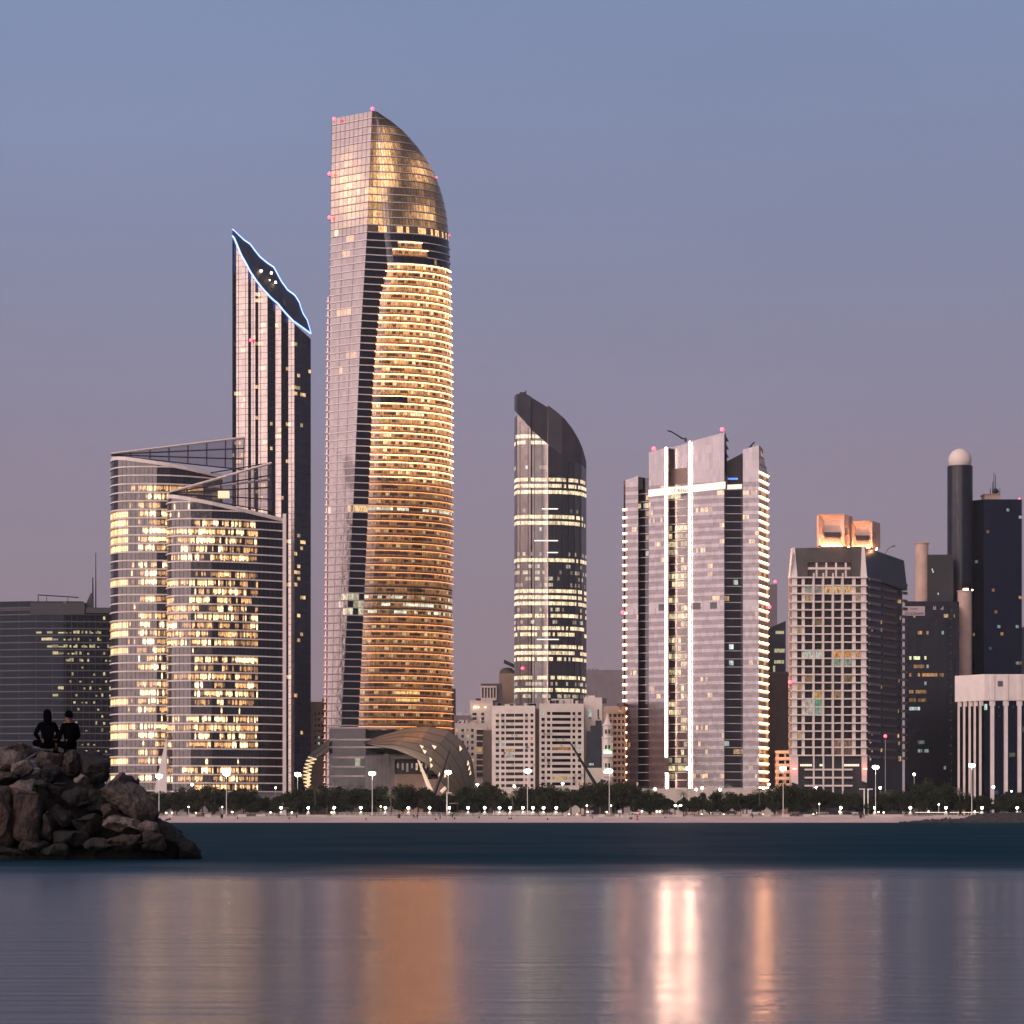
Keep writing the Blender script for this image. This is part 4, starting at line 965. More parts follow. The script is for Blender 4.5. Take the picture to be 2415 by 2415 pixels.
def crown_box(px0, px1, px2, py0, py1, d):
    b = MB(); xa, xb, xc = WX(px0, Y + d), WX(px1, Y + d), WX(px2, Y + d + 8); ya, yc = Y + d, Y + d + 8; z0, z1 = WZ(py1, Y + d), WZ(py0, Y + d)
    # recessed chamber open to the front, with a sloped soffit
    wz = (xb - xa) * .24; r = 2.4; zi0 = z0 + (z1 - z0) * .30; zi1 = z0 + (z1 - z0) * .80
    O = [(xa, ya, z0), (xb, ya, z0), (xb, ya, z1), (xa, ya, z1)]; I = [(xa + wz, ya + r, zi0), (xb - wz * .6, ya + r, zi0), (xb - wz * .6, ya + r, zi1), (xa + wz, ya + r, zi1)]
    for k in range(4): b.face([O[k], O[(k + 1) % 4], I[(k + 1) % 4], I[k]])
    b.face(I)
    b.face([(xb, ya, z0), (xc, yc, z0), (xc, yc, z1 - .4), (xb, ya, z1)]); b.face([(xa, ya, z1), (xb, ya, z1), (xc, yc, z1 - .4), (xa, yc, z1 - .4)]); b.face([(xa, yc, z0), (xa, ya, z0), (xa, ya, z1), (xa, yc, z1 - .4)])
    b.face([(xc, yc, z0), (xa, yc, z0), (xa, yc, z1 - .4), (xc, yc, z1 - .4)])
    o = b.build('crown_box', M['pink_conc'], t)
    v = MB(); v.hexa([(xa + wz * .9, ya + .4, zi0 - .3), (xb - wz * .5, ya + .4, zi0 - .3), (xb - wz * .6, ya + r - .05, zi0 - .3), (xa + wz, ya + r - .05, zi0 - .3), (xa + wz * 1.1, ya + .9, zi0 + 1.6), (xb - wz * .6, ya + .9, zi0 + 1.6), (xb - wz * .6, ya + r - .05, zi0 + 1.9), (xa + wz, ya + r - .05, zi0 + 1.9)]); v.build('vent', M['black_wall'], t)
    f = MB(); f.box(xa + 1, xb - 1, ya - 1.9, ya - 1.6, z0 - .25, z0 - .1); f.build('floodlight', M['crown_flood'], t)
    f = MB(); f.box(xb + 1.6, xb + 2.0, ya - .6, ya - .2, z0 - 1, z0 - .4); f.build('floodlight', M['crown_flood'], t)
    l = MB(); l.tube((xb + .6, ya - .2, z0), (xb + .6, ya - .2, z0 + (z1 - z0) * .55), .12, n=4); l.tube((xb + 1.2, ya + .3, z0), (xb + 1.2, ya + .3, z0 + (z1 - z0) * .55), .12, n=4)
    l.tube((xb + .6, ya - .2, z0 + (z1 - z0) * .55), (xb + 1.2, ya + .3, z0 + (z1 - z0) * .55), .12, n=4); l.build('ladder', M['dark_metal'], t)
crown_box(1931, 1991, 2011, 1212, 1287, 9); crown_box(2009, 2057, 2076, 1228, 1291, 13)
g = MB(); g.tube((*W(2088, Y, 20), WZ(1294, Y)), (*W(2095, Y, 20), WZ(1283, Y)), .2, n=4); g.tube((*W(2103, Y, 20), WZ(1278, Y)), (*W(2111, Y, 20), WZ(1277, Y)), .3, n=4); g.tube((*W(2095, Y, 20), WZ(1283, Y)), (*W(2106, Y, 20), WZ(1277, Y)), .1, n=4); g.build('roof_crane', M['metal'], t)
# base of the tower: splayed legs and the grid running down
for P4 in ([(1863, 1782), (1882, 1782), (1882, 1850), (1866, 1844)], [(2032, 1782), (2045, 1782), (2044, 1846), (2033, 1842)]):
    g = MB(); q = [(WX(a, Y), Y - .5, WZ(b, Y)) for a, b in P4]; g.hexa([q[3], q[2], (q[2][0], Y + 2, q[2][2]), (q[3][0], Y + 2, q[3][2]), q[0], q[1], (q[1][0], Y + 2, q[1][2]), (q[0][0], Y + 2, q[0][2])]); g.build('splayed_leg', M['pink_frame'], t)
    f = MB(); f.box((q[0][0] + q[1][0]) / 2 - .7, (q[0][0] + q[1][0]) / 2 + .7, Y - 2.6, Y - 2.2, WZ(1815, Y), WZ(1812, Y)); f.build('floodlight', M['red_flood'], t)
for yy in (1815, 1834, 1853):
    g = MB(); g.box(WX(1898, Y), WX(2010, Y), Y - 1, Y + .8, WZ(yy, Y) - .36, WZ(yy, Y) + .36); g.build('floor_slab', M['pink_frame'], t)
g = MB()
for a, b in ((1884, 1916), (1934, 1942), (1992, 2031)):
    for k in range(int((b - a) / 4)):
        if random.Random(k * 7 + a).random() < .8: g.box(WX(a + k * 4, Y), WX(a + k * 4 + 3, Y), Y + 1.3, Y + 1.5, WZ(1807, Y), WZ(1802, Y))
g.build('lit_lobby', emitter('lobby_glow', (1, .85, .6), 1.3), t)
g = MB(); g.box(WX(1882, Y), WX(2034, Y), Y + 1.55, Y + 1.69, GZ, WZ(1790, Y)); g.build('lobby_glazing', M['black_wall'], t)
beacon(t, 1863, 1609, Y, -1, .8)
m_ = empty('mast', (WX(2088, 1210), 1210, GZ), 'thin mast with a red beacon in front of the grid tower\'s dark side', 'mast')
p = MB(); x = WX(2088, 1210); p.tube((x, 1210, GZ), (x, 1210, WZ(1740, 1210)), .2, .12, 6); p.build('pole', M['metal'], m_); beacon(m_, 2088, 1736, 1210, 0, .7)

# ------------------------------------------------------------------ right-hand cluster
Y = 1400
t = base('skyscraper', 2340, Y, 'near-black tower with a round stair shaft topped by a pale dome', 'skyscraper')
k_fp = spread_pts([(2292, 6), (2320, 0), (2352, 0), (2410, 0)], [4, 5, 8])
k_clip = lambda px: 1177
rnd = random.Random(81)
def k_style(i, j, n, y):
    c = (0, 0, 0); r = rnd.random()
    if r < (.035 if y < 1480 else .06): c = mul(rnd.choice((WARM, COOL, (.4, .5, .55))), rnd.uniform(.15, .7))
    return [(0, .35, 0, (0, 0, 0)), (.35, .75, 0, c), (.75, 1, 0, (0, 0, 0))]
storeys(t, Y, lambda y: k_fp, [1900 - 17.2 * i for i in range(43)], [M['glass_black'], M['black_wall'], M['mullion']], k_style, clip=k_clip, backd=34, roofm=M['roof_dark'])
g = MB(); cx, cy = W(2264, Y, 6); r = 30 * PM(Y); ztop = WZ(1096, Y)
g.lathe(cx, cy, [(r, GZ), (r, ztop), (0.01, ztop)], 32); o = g.build('stair_shaft', M['navy_wall'], t)
g = MB(); x0 = cx - r * .45; g.box(x0, x0 + 1.6, cy - r * .96, cy - r * .86, WZ(1300, Y), ztop - 1)
g.build('shaft_window_strip', M['glass_smoke'], t)
g = MB(); rd = 27.5 * PM(Y); zc_ = WZ(1082, Y)
g.lathe(cx, cy, [(rd * math.cos(a), zc_ + rd * math.sin(a)) for a in [(-32 + 122 * k / 14) * math.pi / 180 for k in range(15)]], 32); g.build('dome', M['white_wall'], t, smooth=True)
g = MB(); g.tube((cx, cy, zc_ + rd), (cx, cy, WZ(1047, Y)), .25, .1, 5); g.box(cx - .8, cx + .8, cy - .8, cy + .8, zc_ + rd - .2, zc_ + rd + .5); g.build('mast', M['metal'], t)
g = MB(); x0, x1 = WX(2327, Y), WX(2363, Y); g.box(x0, x1, Y + 6, Y + 16, WZ(1177, Y), WZ(1163, Y)); g.box(x0 - .5, x1 + .5, Y + 5.5, Y + 16.5, WZ(1163, Y), WZ(1161, Y)); g.build('roof_house', M['tan_wall'], t)
g = MB()
for px, yy in ((2344, 1108), (2348, 1112), (2341, 1130), (2336, 1145), (2358, 1146)): x, y = W(px, Y, 10); g.tube((x, y, WZ(1162, Y)), (x, y, WZ(yy, Y)), .25, .12, 5)
x, y = W(2348, Y, 10); g.lathe(x, y, [(.01, WZ(1160, Y)), (1.4, WZ(1157, Y)), (1.6, WZ(1153, Y)), (.9, WZ(1147, Y)), (.01, WZ(1146, Y))], 10); g.build('antenna', M['dark_metal'], t)
beacon(t, 2404, 1175, Y, 3, .5)
Y = 1380
t = base('office_block', 2215, Y, 'black slab beside a tall pinkish concrete shaft, left of the domed tower', 'office building')
g = MB(); g.box(WX(2188, Y), WX(2250, Y), Y + 2, Y + 24, GZ, WZ(1307, Y)); g.build('slab', M['black_wall'], t)
g = MB(); cx, cy = W(2174, Y, 4); r = 15.5 * PM(Y); g.lathe(cx, cy, [(r, GZ), (r, WZ(1281, Y)), (r * 1.15, WZ(1281, Y)), (r * 1.15, WZ(1279, Y)), (.01, WZ(1279, Y))], 24); g.build('concrete_shaft', M['pink_conc'], t, smooth=False)
g = MB(); g.box(cx + 1, cx + 2.2, cy, cy + 1, WZ(1279, Y), WZ(1271, Y)); g.build('roof_hut', M['metal'], t)
g = MB()
for px, yy in ((2199, 1345), (2213, 1402), (2201, 1350)): g.box(WX(px, Y), WX(px + 2, Y), Y + 1.9, Y + 1.99, WZ(yy, Y), WZ(yy - 5, Y))
g.build('lit_window', emitter('pale_window_glow', (.8, .95, .8), .8), t)
t = empty('concrete_shaft', (WX(2275, 1370), 1370, GZ), 'free pinkish concrete shaft with a small lit cap in front of the domed tower', 'tower')
g = MB(); Y = 1370; cx, cy = WX(2275, Y), Y; r = 16.5 * PM(Y); g.lathe(cx, cy, [(r, GZ), (r, WZ(1396, Y)), (r * 1.1, WZ(1396, Y)), (r * 1.1, WZ(1393, Y)), (.01, WZ(1393, Y))], 24); g.build('shaft', M['pink_conc'], t)
g = MB(); g.box(cx - .6, cx + 1.6, cy - 1, cy + 1, WZ(1393, Y), WZ(1388, Y)); g.box(cx + 3.2, cx + 3.8, cy - .5, cy + .5, WZ(1393, Y) + .02, WZ(1393, Y) + .6); g.build('cap_lamp', M['warm_lamp'], t)
Y = 1340
t = base('office_block', 2200, Y, 'slate blue office block with a phone number sign near its roof', 'office building')
s_fp = spread_pts([(2134, 0), (2236, 0), (2237, 1), (2244, 1), (2245, 0), (2250, 0), (2251, 2), (2262, 2)], [20, 1, 1, 1, 1, 1, 2])
rnd = random.Random(91); sg = {}
def s_style(i, j, n, y):
    px = s_fp[j][0]; c = (0, 0, 0)
    tab = [(1495, 2164, 2208, WARM, .8), (1555, 2142, 2182, (.95, 1, .55), 1.3), (1577, 2145, 2180, WARM, .4), (1596, 2143, 2228, WARM, .5), (1634, 2143, 2180, WARM, .4), (1655, 2143, 2180, WARM, .35), (1676, 2143, 2184, (.75, .95, .85), .9), (1757, 2162, 2184, COOL, .2), (1776, 2160, 2182, COOL, .3), (1451, 2150, 2163, PALE, .9), (1451, 2219, 2231, PALE, .9), (1451, 2240, 2252, PALE, .9)]
    for yy, a, b, cc, k in tab:
        if abs(yy - y) < 9 and a <= px <= b and rnd.random() < .65: c = mul(cc, k * rnd.uniform(.4, 1.2))
    if y > 1805 and rnd.random() < .07: c = mul(COOL, rnd.uniform(.1, .5))
    if rnd.random() < .01: c = mul(COOL, .4)
    return [(0, .3, 1 if px > 2236 and px < 2245 else 0, (0, 0, 0)), (.3, .7, 0, c), (.7, 1, 0, (0, 0, 0))]
M['glass_slate'] = glass('slate_glass', (.5, .58, .78), .05, .25)
storeys(t, Y, lambda y: s_fp, [1900 - 19.9 * i for i in range(24)] + [1418], [M['glass_slate'], M['navy_wall'], M['mullion']], s_style, backd=30, roofm=M['roof_dark'])
g = MB(); g.box(WX(2134, Y), WX(2181, Y), Y - .5, Y - .05, WZ(1452, Y), WZ(1430, Y)); sg_ = g.build('sign', material('sign_board', (.55, .48, .52), .6), t)
def text(parent, body, px, py, Yt, size, mat, rz=0):
    cu = bpy.data.curves.new('lettering', 'FONT'); cu.body = body; cu.size = size; cu.extrude = .03
    o = bpy.data.objects.new('lettering', cu); col.objects.link(o); o.parent = parent
    px0 = Vector((0, 0, 0)); q = parent
    while q: px0 += Vector(q.location); q = q.parent
    o.location = Vector((WX(px, Yt), Yt, WZ(py, Yt))) - px0; o.rotation_euler = (R(90), 0, rz); cu.materials.append(mat)
    return to_mesh(o)

text(sg_, '02 6356444', 2135.5, 1450, Y - .55, 1.72, M['dark_metal']); text(sg_, 'TAMEER', 2146, 1438, Y - .55, 1.0, M['dark_metal'])
g = MB(); g.face([(WX(a, Y), Y - .05, WZ(b, Y)) for a, b in ((2200, 1438), (2208, 1438), (2207, 1428), (2204, 1432), (2201, 1428))]); g.face([(WX(a, Y), Y - .05, WZ(b, Y)) for a, b in ((2217, 1438), (2225, 1438), (2225, 1428))]); g.build('roof_emblem', M['slab_grey'], t)
# white-columned block
Y = 1205
t = base('office_block', 2340, Y, 'black glass block with white columns under a deep white top band at the right edge', 'office building')
cr = (2322, 0)
P1, P2, P3 = W(2252, Y, 14), W(2322, Y, 0), W(2450, Y, 0)
g = MB(); g.prism([P1, P2, P3, W(2450, Y, 34), W(2256, Y, 34)], WZ(1652, Y), WZ(1590, Y)); g.build('top_band', M['pink_frame'], t)
g = MB(); g.prism([W(2257, Y, 15), W(2322, Y, 2), W(2450, Y, 2), W(2450, Y, 33), W(2260, Y, 33)], GZ, WZ(1652, Y) - .01); g.build('glazing', [M['glass_black']], t)
def onface(px):
    if px < 2322: f = (px - 2252) / 70; return (P1[0] + (P2[0] - P1[0]) * f, P1[1] + (P2[1] - P1[1]) * f)
    return W(px, Y, 0)
for px, w_ in ((2262, 3.5), (2275, 3.5), (2288, 3.5), (2300, 3.5), (2313, 4), (2341, 8), (2373, 8), (2405, 8)):
    x, y = onface(px); hw = w_ / 2 * PM(Y); g = MB(); g.box(x - hw, x + hw, y + .1, y + 2.4, GZ, WZ(1652, Y) - .01); g.build('column', M['pink_frame'], t)
    g = MB(); g.box(x + (hw if w_ < 5 else -hw * 1.6), x + (hw + .8 if w_ < 5 else hw * 1.6), y + .3, y + 2, WZ(1664, Y), WZ(1652, Y) - .02); g.build('column_head', M['pink_frame'], t)
    if w_ > 5: g = MB(); g.box(x - .7, x + .7, y - .4, y - .003, WZ(1652, Y), WZ(1592, Y)); g.build('band_rib', M['pink_frame'], t)
g = MB(); g.box(WX(2353, Y), WX(2365, Y), Y - .12, Y - .01, WZ(1619, Y), WZ(1606, Y)); g.build('vent', M['roof_grey'], t)
g = MB()
for px, yy, w_, h, c in ((2323, 1660, 7, 14, 1), (2308, 1662, 3, 8, 0), (2267, 1673, 2, 2, 0), (2356, 1664, 3, 5, 0), (2390, 1664, 3, 5, 0), (2382, 1775, 14, 10, 0), (2413, 1712, 3, 14, 0), (2358, 1686, 2, 4, 0)):
    g.box(WX(px, Y), WX(px + w_, Y), Y + 1.9, Y + 1.97, WZ(yy + h, Y), WZ(yy, Y), 0, (.6, .8, .7) if c else (.10, .09, .06))
g.build('lit_window', M['glass_black'], t)
# flat low blocks between the lilac tower and the grid tower
t = base('building', 1838, 1500, 'narrow dark tower with a slanted glass top between the lilac tower and the grid tower', 'building')
g = MB(); g.prism([W(1812, 1500), W(1853, 1500), W(1853, 1500, 25), W(1812, 1500, 25)], GZ, 0, ztops=[WZ(1482, 1500), WZ(1464, 1500), WZ(1464, 1500), WZ(1482, 1500)]); g.build('wall', M['navy_wall'], t)
for xx, yy, w_, h in ((1829, 1488, 20, 7), (1826, 1530, 25, 9), (1826, 1557, 23, 8), (1823, 1570, 5, 16)): g = MB(); g.box(WX(xx, 1500), WX(xx + w_, 1500), 1499.9, 1499.95, WZ(yy + h, 1500), WZ(yy, 1500), 0, (.55, .5, .28)); g.build('window', M['grid_glass'], t)
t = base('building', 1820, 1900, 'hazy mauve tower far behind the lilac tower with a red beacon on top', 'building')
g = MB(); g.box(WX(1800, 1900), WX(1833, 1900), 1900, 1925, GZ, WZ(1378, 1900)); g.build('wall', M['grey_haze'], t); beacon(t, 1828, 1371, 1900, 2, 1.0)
t = base('building', 1840, 1330, 'plain brown block right of the lilac tower and behind the grid tower', 'building')
g = MB(); g.box(WX(1795, 1330), WX(1866, 1330), 1330, 1350, GZ, WZ(1588, 1330)); g.build('wall', M['brown_wall'], t)
g = MB(); g.box(WX(1795, 1330), WX(1866, 1330), 1330.5, 1350, WZ(1588, 1330), WZ(1584, 1330)); g.build('parapet', M['grey_haze'], t)
t = base('building', 1848, 1270, 'low pale balcony block at the foot of the grid tower', 'building')
Y = 1270; L0 = WX(1830, Y)
holed_wall(t, (L0, Y), (WX(1872, Y), Y), GZ, WZ(1770, Y), [(WX(a, Y) - L0, WX(b, Y) - L0) for a, b in ((1837, 1850), (1854, 1862))], [(WZ(1789 + 15.5 * k, Y), WZ(1778 + 15.5 * k, Y)) for k in range(6)], M['white_wall2'], M['grid_glass'], depth=1.2)
g = MB(); g.box(L0 + .02, WX(1872, Y), Y + 1.3, Y + 14, GZ, WZ(1770, Y) - .02); g.build('body', M['tan_wall'], t)
for k in range(7): g = MB(); g.box(L0 - .4, WX(1862, Y), Y - .6, Y - .003, WZ(1776 + 15.5 * k, Y), WZ(1770 + 15.5 * k, Y)); g.build('balcony', M['white_wall'], t)

# ------------------------------------------------------------------ white and cream flats in the middle
M['flat_glass'] = glass('flat_window_glass', (.5, .42, .40), .03, .2, curtain=1.0)
rnd = random.Random(101)
def flats(px0, px1, py0, Y, label, wins, nrow, pitch, first, winh, mat, D=16, dL=0, dR=0, plit=.06, py1=1925, name='apartment_block'):
    t = base(name, (px0 + px1) / 2, Y, label, 'apartment block')
    A = W(px0, Y, dL); B = W(px1, Y, dR); L = (Vector(B) - Vector(A)).length; k = L / (px1 - px0)
    rows = [(WZ(first + winh + pitch * q, Y), WZ(first + pitch * q, Y)) for q in range(nrow)]
    holed_wall(t, A, B, GZ, WZ(py0, Y), [((a - px0) * k, (b - px0) * k) for a, b in wins], rows, mat, M['flat_glass'], depth=.5,
               litf=lambda f, z: mul(rnd.choice((PALE, COOL, WARM)), rnd.uniform(.25, .9)) if rnd.random() < plit else (0, 0, 0))
    g = MB(); g.prism([(A[0] + .02, A[1] + .7), (B[0] - .02, B[1] + .7), (B[0] - .02, Y + D), (A[0] + .02, Y + D)], GZ, WZ(py0, Y) - .03); g.build('body', mat, t)
    g = MB(); g.prism([(A[0], A[1] - .003), (B[0], B[1] - .003), (B[0], B[1] + .7), (A[0], A[1] + .7)], WZ(py0, Y) + .0, WZ(py0 - 3, Y)); g.build('parapet', mat, t)
    r5 = random.Random(int(px0))
    for q in range(max(2, int((px1 - px0) / 16))):
        xx = px0 + (px1 - px0) * r5.uniform(.05, .88); g = MB(); w5 = r5.uniform(1, 3.2); h5 = r5.uniform(.6, 1.8); zz = WZ(py0, Y) - .03; g.box(WX(xx, Y), WX(xx, Y) + w5, Y + 4, Y + 6, zz, zz + h5 + .5)
        g.build('roof_plant', r5.choice((M['metal'], M['roof_grey'], mat)), t)
    g = MB(); xx = WX(px0 + (px1 - px0) * .7, Y); g.tube((xx, Y + 5, WZ(py0, Y)), (xx, Y + 5, WZ(py0, Y) + 3.5), .07, n=4); g.build('aerial', M['dark_metal'], t)
    for q in range(int((px1 - px0) / 5)):
        a5 = r5.choice(wins); k5 = r5.randrange(nrow); xx = WX(a5[0] + r5.uniform(0, max(.1, a5[1] - a5[0] - 2)), Y); zz = rows[k5][0] - .75; yy = Y + dL + (dR - dL) * (a5[0] - px0) / (px1 - px0)
        g = MB(); g.box(xx, xx + .8, yy - .45, yy + .02, zz, zz + .6); g.build('cooling_unit', M['metal'], t)
    return t
W1 = [(1169, 1177), (1182, 1190), (1193, 1213), (1214, 1234), (1238, 1245), (1251, 1258)]
t = flats(1160, 1262, 1667, 1232, 'long pale block of flats with thirteen rows of dark windows, left of the recess', W1, 13, 13.85, 1683, 7, M['white_wall'], dL=2, dR=0, plit=.10)
g = MB(); g.box(WX(1262, 1232), WX(1273, 1232), 1236, 1248, GZ, WZ(1670, 1232)); g.build('recess_wall', M['brown_wall'], t)
W2 = [(1277, 1285), (1290, 1298), (1302, 1346), (1350, 1357), (1363, 1371)]
t = flats(1272, 1377, 1662, 1230, 'pale block of flats with long ribbon windows, right of the recess', W2, 13, 13.85, 1679, 7, M['white_wall'], dL=0, dR=2, plit=.10)
for k, (a, b, c) in enumerate(((1290, 1330, 1652), (1300, 1352, 1648), (1190, 1215, 1660))): g = MB(); g.box(WX(a, 1236), WX(b, 1236), 1236, 1244, WZ(1668, 1236), WZ(c, 1236)); g.build('roof_room', M['white_wall2'], t)
t = flats(1378, 1420, 1648, 1240, 'narrow pale block with tall dark slots, right of the ribbon-window flats', [(1388, 1396), (1409, 1412.5)], 1, 30, 1673, 18, M['white_wall'])
g = MB(); g.box(WX(1418, 1240), WX(1431, 1240), 1241, 1250, WZ(1658, 1240), WZ(1646, 1240)); g.build('roof_tank', M['roof_grey'], t)
t = base('building', 1402, 1234, 'stepped grey-blue glass block in front of the narrow pale block', 'building')
for a, b, c in ((1384, 1393, 1724), (1393, 1405, 1711), (1405, 1419, 1699)): g = MB(); g.box(WX(a, 1234), WX(b, 1234), 1234, 1239.5, WZ(1811, 1234), WZ(c, 1234)); g.build('glazing', M['glass_slate'], t)
g = MB(); g.box(WX(1380, 1234), WX(1420, 1234), 1233, 1239.5, GZ, WZ(1811, 1234)); g.build('podium', M['white_wall2'], t)
g = MB(); g.box(WX(1389, 1234), WX(1400, 1234), 1233.9, 1233.95, WZ(1805, 1234), WZ(1800, 1234), 0, (.5, .6, .5)); g.build('lit_sign', M['grid_glass'], t)
t = base('minaret', 1433, 1228, 'short pale turret with a pointed cap, floodlit green, beside the grey-blue block', 'turret')
Y = 1228; cx, cy = WX(1433, Y), Y + 3; pm = PM(Y)
g = MB(); g.lathe(cx, cy, [(12.5 * pm, GZ), (12.5 * pm, WZ(1742, Y)), (14 * pm, WZ(1741, Y)), (14 * pm, WZ(1738, Y)), (10 * pm, WZ(1737, Y)), (10 * pm, WZ(1712, Y)), (12 * pm, WZ(1711, Y)), (12 * pm, WZ(1708, Y)), (8 * pm, WZ(1706, Y)), (4 * pm, WZ(1694, Y)), (.01, WZ(1680, Y))], 8); g.build('wall', M['white_wall'], t)
for k, yy in enumerate((1720, 1757, 1772, 1800)):
    g = MB(); g.box(cx - 6 * pm, cx - 2 * pm, cy - 13 * pm, cy - 12.2 * pm, WZ(yy + 10, Y), WZ(yy, Y)); g.box(cx + 2 * pm, cx + 6 * pm, cy - 13 * pm, cy - 12.2 * pm, WZ(yy + 10, Y), WZ(yy, Y)); g.build('window', M['flat_glass'], t)
for yy in (1785, 1832): g = MB(); g.box(cx - 13 * pm, cx + 13 * pm, cy - 16 * pm, cy - 12 * pm, WZ(yy, Y), WZ(yy - 9, Y)); g.build('balcony', M['white_wall'], t); g = MB(); g.box(cx - 9 * pm, cx + 9 * pm, cy - 15 * pm, cy - 14 * pm, WZ(yy - 9, Y) + .1, WZ(yy - 9, Y) + .4); g.build('floodlight', M['green_flood'], t)
t = base('apartment_tower', 1461, 1262, 'tan round-cornered block with rows of dark windows behind the green-lit turret', 'apartment block')
Y = 1262; cx, cy = WX(1452, Y), Y + 10
g = MB(); prof = [(28 * pm, GZ)]
for k in range(15): zz = WZ(1880 - 14 * k, Y); prof += [(28 * pm, zz), (27 * pm, zz + .02), (27 * pm, zz + 1.0), (28 * pm, zz + 1.02)]
prof += [(28 * pm, WZ(1664, Y)), (.01, WZ(1664, Y))]; g.lathe(cx, cy, prof, 20); g.build('wall', M['tan_wall'], t)
g = MB(); g.box(WX(1457, Y), WX(1472, Y), Y + 3, Y + 12, WZ(1664, Y), WZ(1657, Y)); g.build('roof_room', M['roof_grey'], t)
rr = random.Random(4)
for k in range(14):
    for a in (-1.95, -1.6, -1.25, -.9): 
        r = 28 * pm + .02; x, y = cx + r * math.cos(a), cy + r * math.sin(a); g = MB(); zz = WZ(1872 - 14 * k, Y); g.box(x - .7, x + .7, y - .05, y + .3, zz, zz + 1.3); g.build('window', M['flat_glass'], t)
t = flats(1108, 1162, 1655, 1372, 'cream block with a lit roof edge behind the left flats', [(1114, 1124), (1135, 1142)], 3, 11, 1681, 6, M['white_wall'])
g = MB()
for q in (1118, 1122, 1128, 1144): g.box(WX(q, 1371), WX(q + 1.5, 1371), 1371, 1371.4, WZ(1669, 1371), WZ(1667, 1371))
g.build('eaves_lamp', M['warm_lamp'], t)
t = flats(1073, 1150, 1708, 1350, 'low cream block with arched windows right of the tallest tower', [(1075, 1080), (1088, 1094), (1101, 1105), (1111, 1117)], 8, 14, 1719, 7, M['white_wall2'], plit=.25)
for k in range(8): g = MB(); g.box(WX(1124, 1349), WX(1138, 1349), 1348.8, 1349.9, WZ(1731 + 14.3 * k, 1349), WZ(1721 + 14.3 * k, 1349), 0, (.5, .3, .12) if k == 3 else (0, 0, 0)); g.box(WX(1123, 1349), WX(1139, 1349), 1348.6, 1349.9, WZ(1721 + 14.3 * k, 1349), WZ(1719 + 14.3 * k, 1349), 1); g.build('stair_window', [M['flat_glass'], M['white_wall']], t)
g = MB(); g.box(WX(1139, 1349), WX(1160, 1349), 1349, 1360, GZ, WZ(1722, 1349)); g.build('side_wall', M['brown_wall'], t)
t = flats(1071, 1110, 1690, 1366, 'small mauve block with a crenellated parapet right of the tallest tower', [(1076, 1082), (1090, 1096)], 2, 14, 1700, 6, M['grey_haze'])
t = base('building', 1157, 1390, 'grey block with a white four-column loggia at its top, behind the flats', 'building')
g = MB(); g.box(WX(1134, 1390), WX(1184, 1390), 1390, 1406, GZ, WZ(1612, 1390)); g.build('wall', M['roof_grey'], t)
g = MB(); g.box(WX(1134, 1390), WX(1171, 1390), 1388.5, 1389.99, WZ(1652, 1390), WZ(1646, 1390)); g.box(WX(1134, 1390), WX(1171, 1390), 1388.5, 1389.99, WZ(1622, 1390), WZ(1618, 1390))
for q in range(6): g.box(WX(1134 + q * 7, 1390), WX(1136.5 + q * 7, 1390), 1388.8, 1389.99, WZ(1646, 1390), WZ(1622, 1390))
g.build('loggia', M['white_wall'], t)
t = base('building', 1194, 1420, 'tan block with a dark round roof fin beside the dark round tower', 'building')
g = MB(); g.box(WX(1177, 1420), WX(1212, 1420), 1420, 1438, GZ, WZ(1588, 1420)); g.build('wall', M['tan_wall'], t)
g = MB(); cx, cy = WX(1196, 1420), 1428; r = 18 * PM(1420)
g.lathe(cx, cy, [(r, WZ(1588, 1420)), (r * .95, WZ(1580, 1420)), (r * .6, WZ(1574, 1420)), (.01, WZ(1572, 1420))], 16); g.build('roof_dome', M['brown_wall'], t)
g = MB(); g.hexa([(*W(a, 1420, b), WZ(c, 1420)) for a, b, c in ((1188, 2, 1562), (1213, 2, 1574), (1213, 8, 1574), (1188, 8, 1562), (1189, 2, 1555), (1213, 2, 1566), (1213, 8, 1566), (1189, 8, 1555))]); g.build('roof_fin', M['dark_metal'], t)
t = base('building', 1072, 1385, 'thin black slab just right of the tallest tower', 'building')
g = MB(); g.box(WX(1066, 1385), WX(1074, 1385), 1385, 1395, GZ, WZ(1624, 1385)); g.build('wall', M['navy_wall'], t)
t = flats(731, 772, 1658, 1500, 'pinkish block of flats seen in the gap left of the tallest tower', [(742, 746), (750, 754), (758, 762)], 8, 14, 1680, 6, M['tan_wall'], plit=.1)
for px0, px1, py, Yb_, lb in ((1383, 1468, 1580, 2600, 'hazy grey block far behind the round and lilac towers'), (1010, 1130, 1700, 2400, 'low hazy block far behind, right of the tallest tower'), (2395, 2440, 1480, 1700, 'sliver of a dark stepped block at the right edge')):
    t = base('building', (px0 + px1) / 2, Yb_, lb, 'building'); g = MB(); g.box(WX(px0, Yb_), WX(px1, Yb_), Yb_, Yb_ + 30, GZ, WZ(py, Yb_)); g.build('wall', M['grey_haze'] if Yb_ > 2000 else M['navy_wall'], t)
    g = MB()
    for q in range(3): g.box(WX(px0 + 6 + q * 8, Yb_), WX(px0 + 10 + q * 8, Yb_), Yb_ + 5, Yb_ + 9, WZ(py, Yb_), WZ(py - 4, Yb_))
    g.build('roof_room', M['grey_haze'], t)
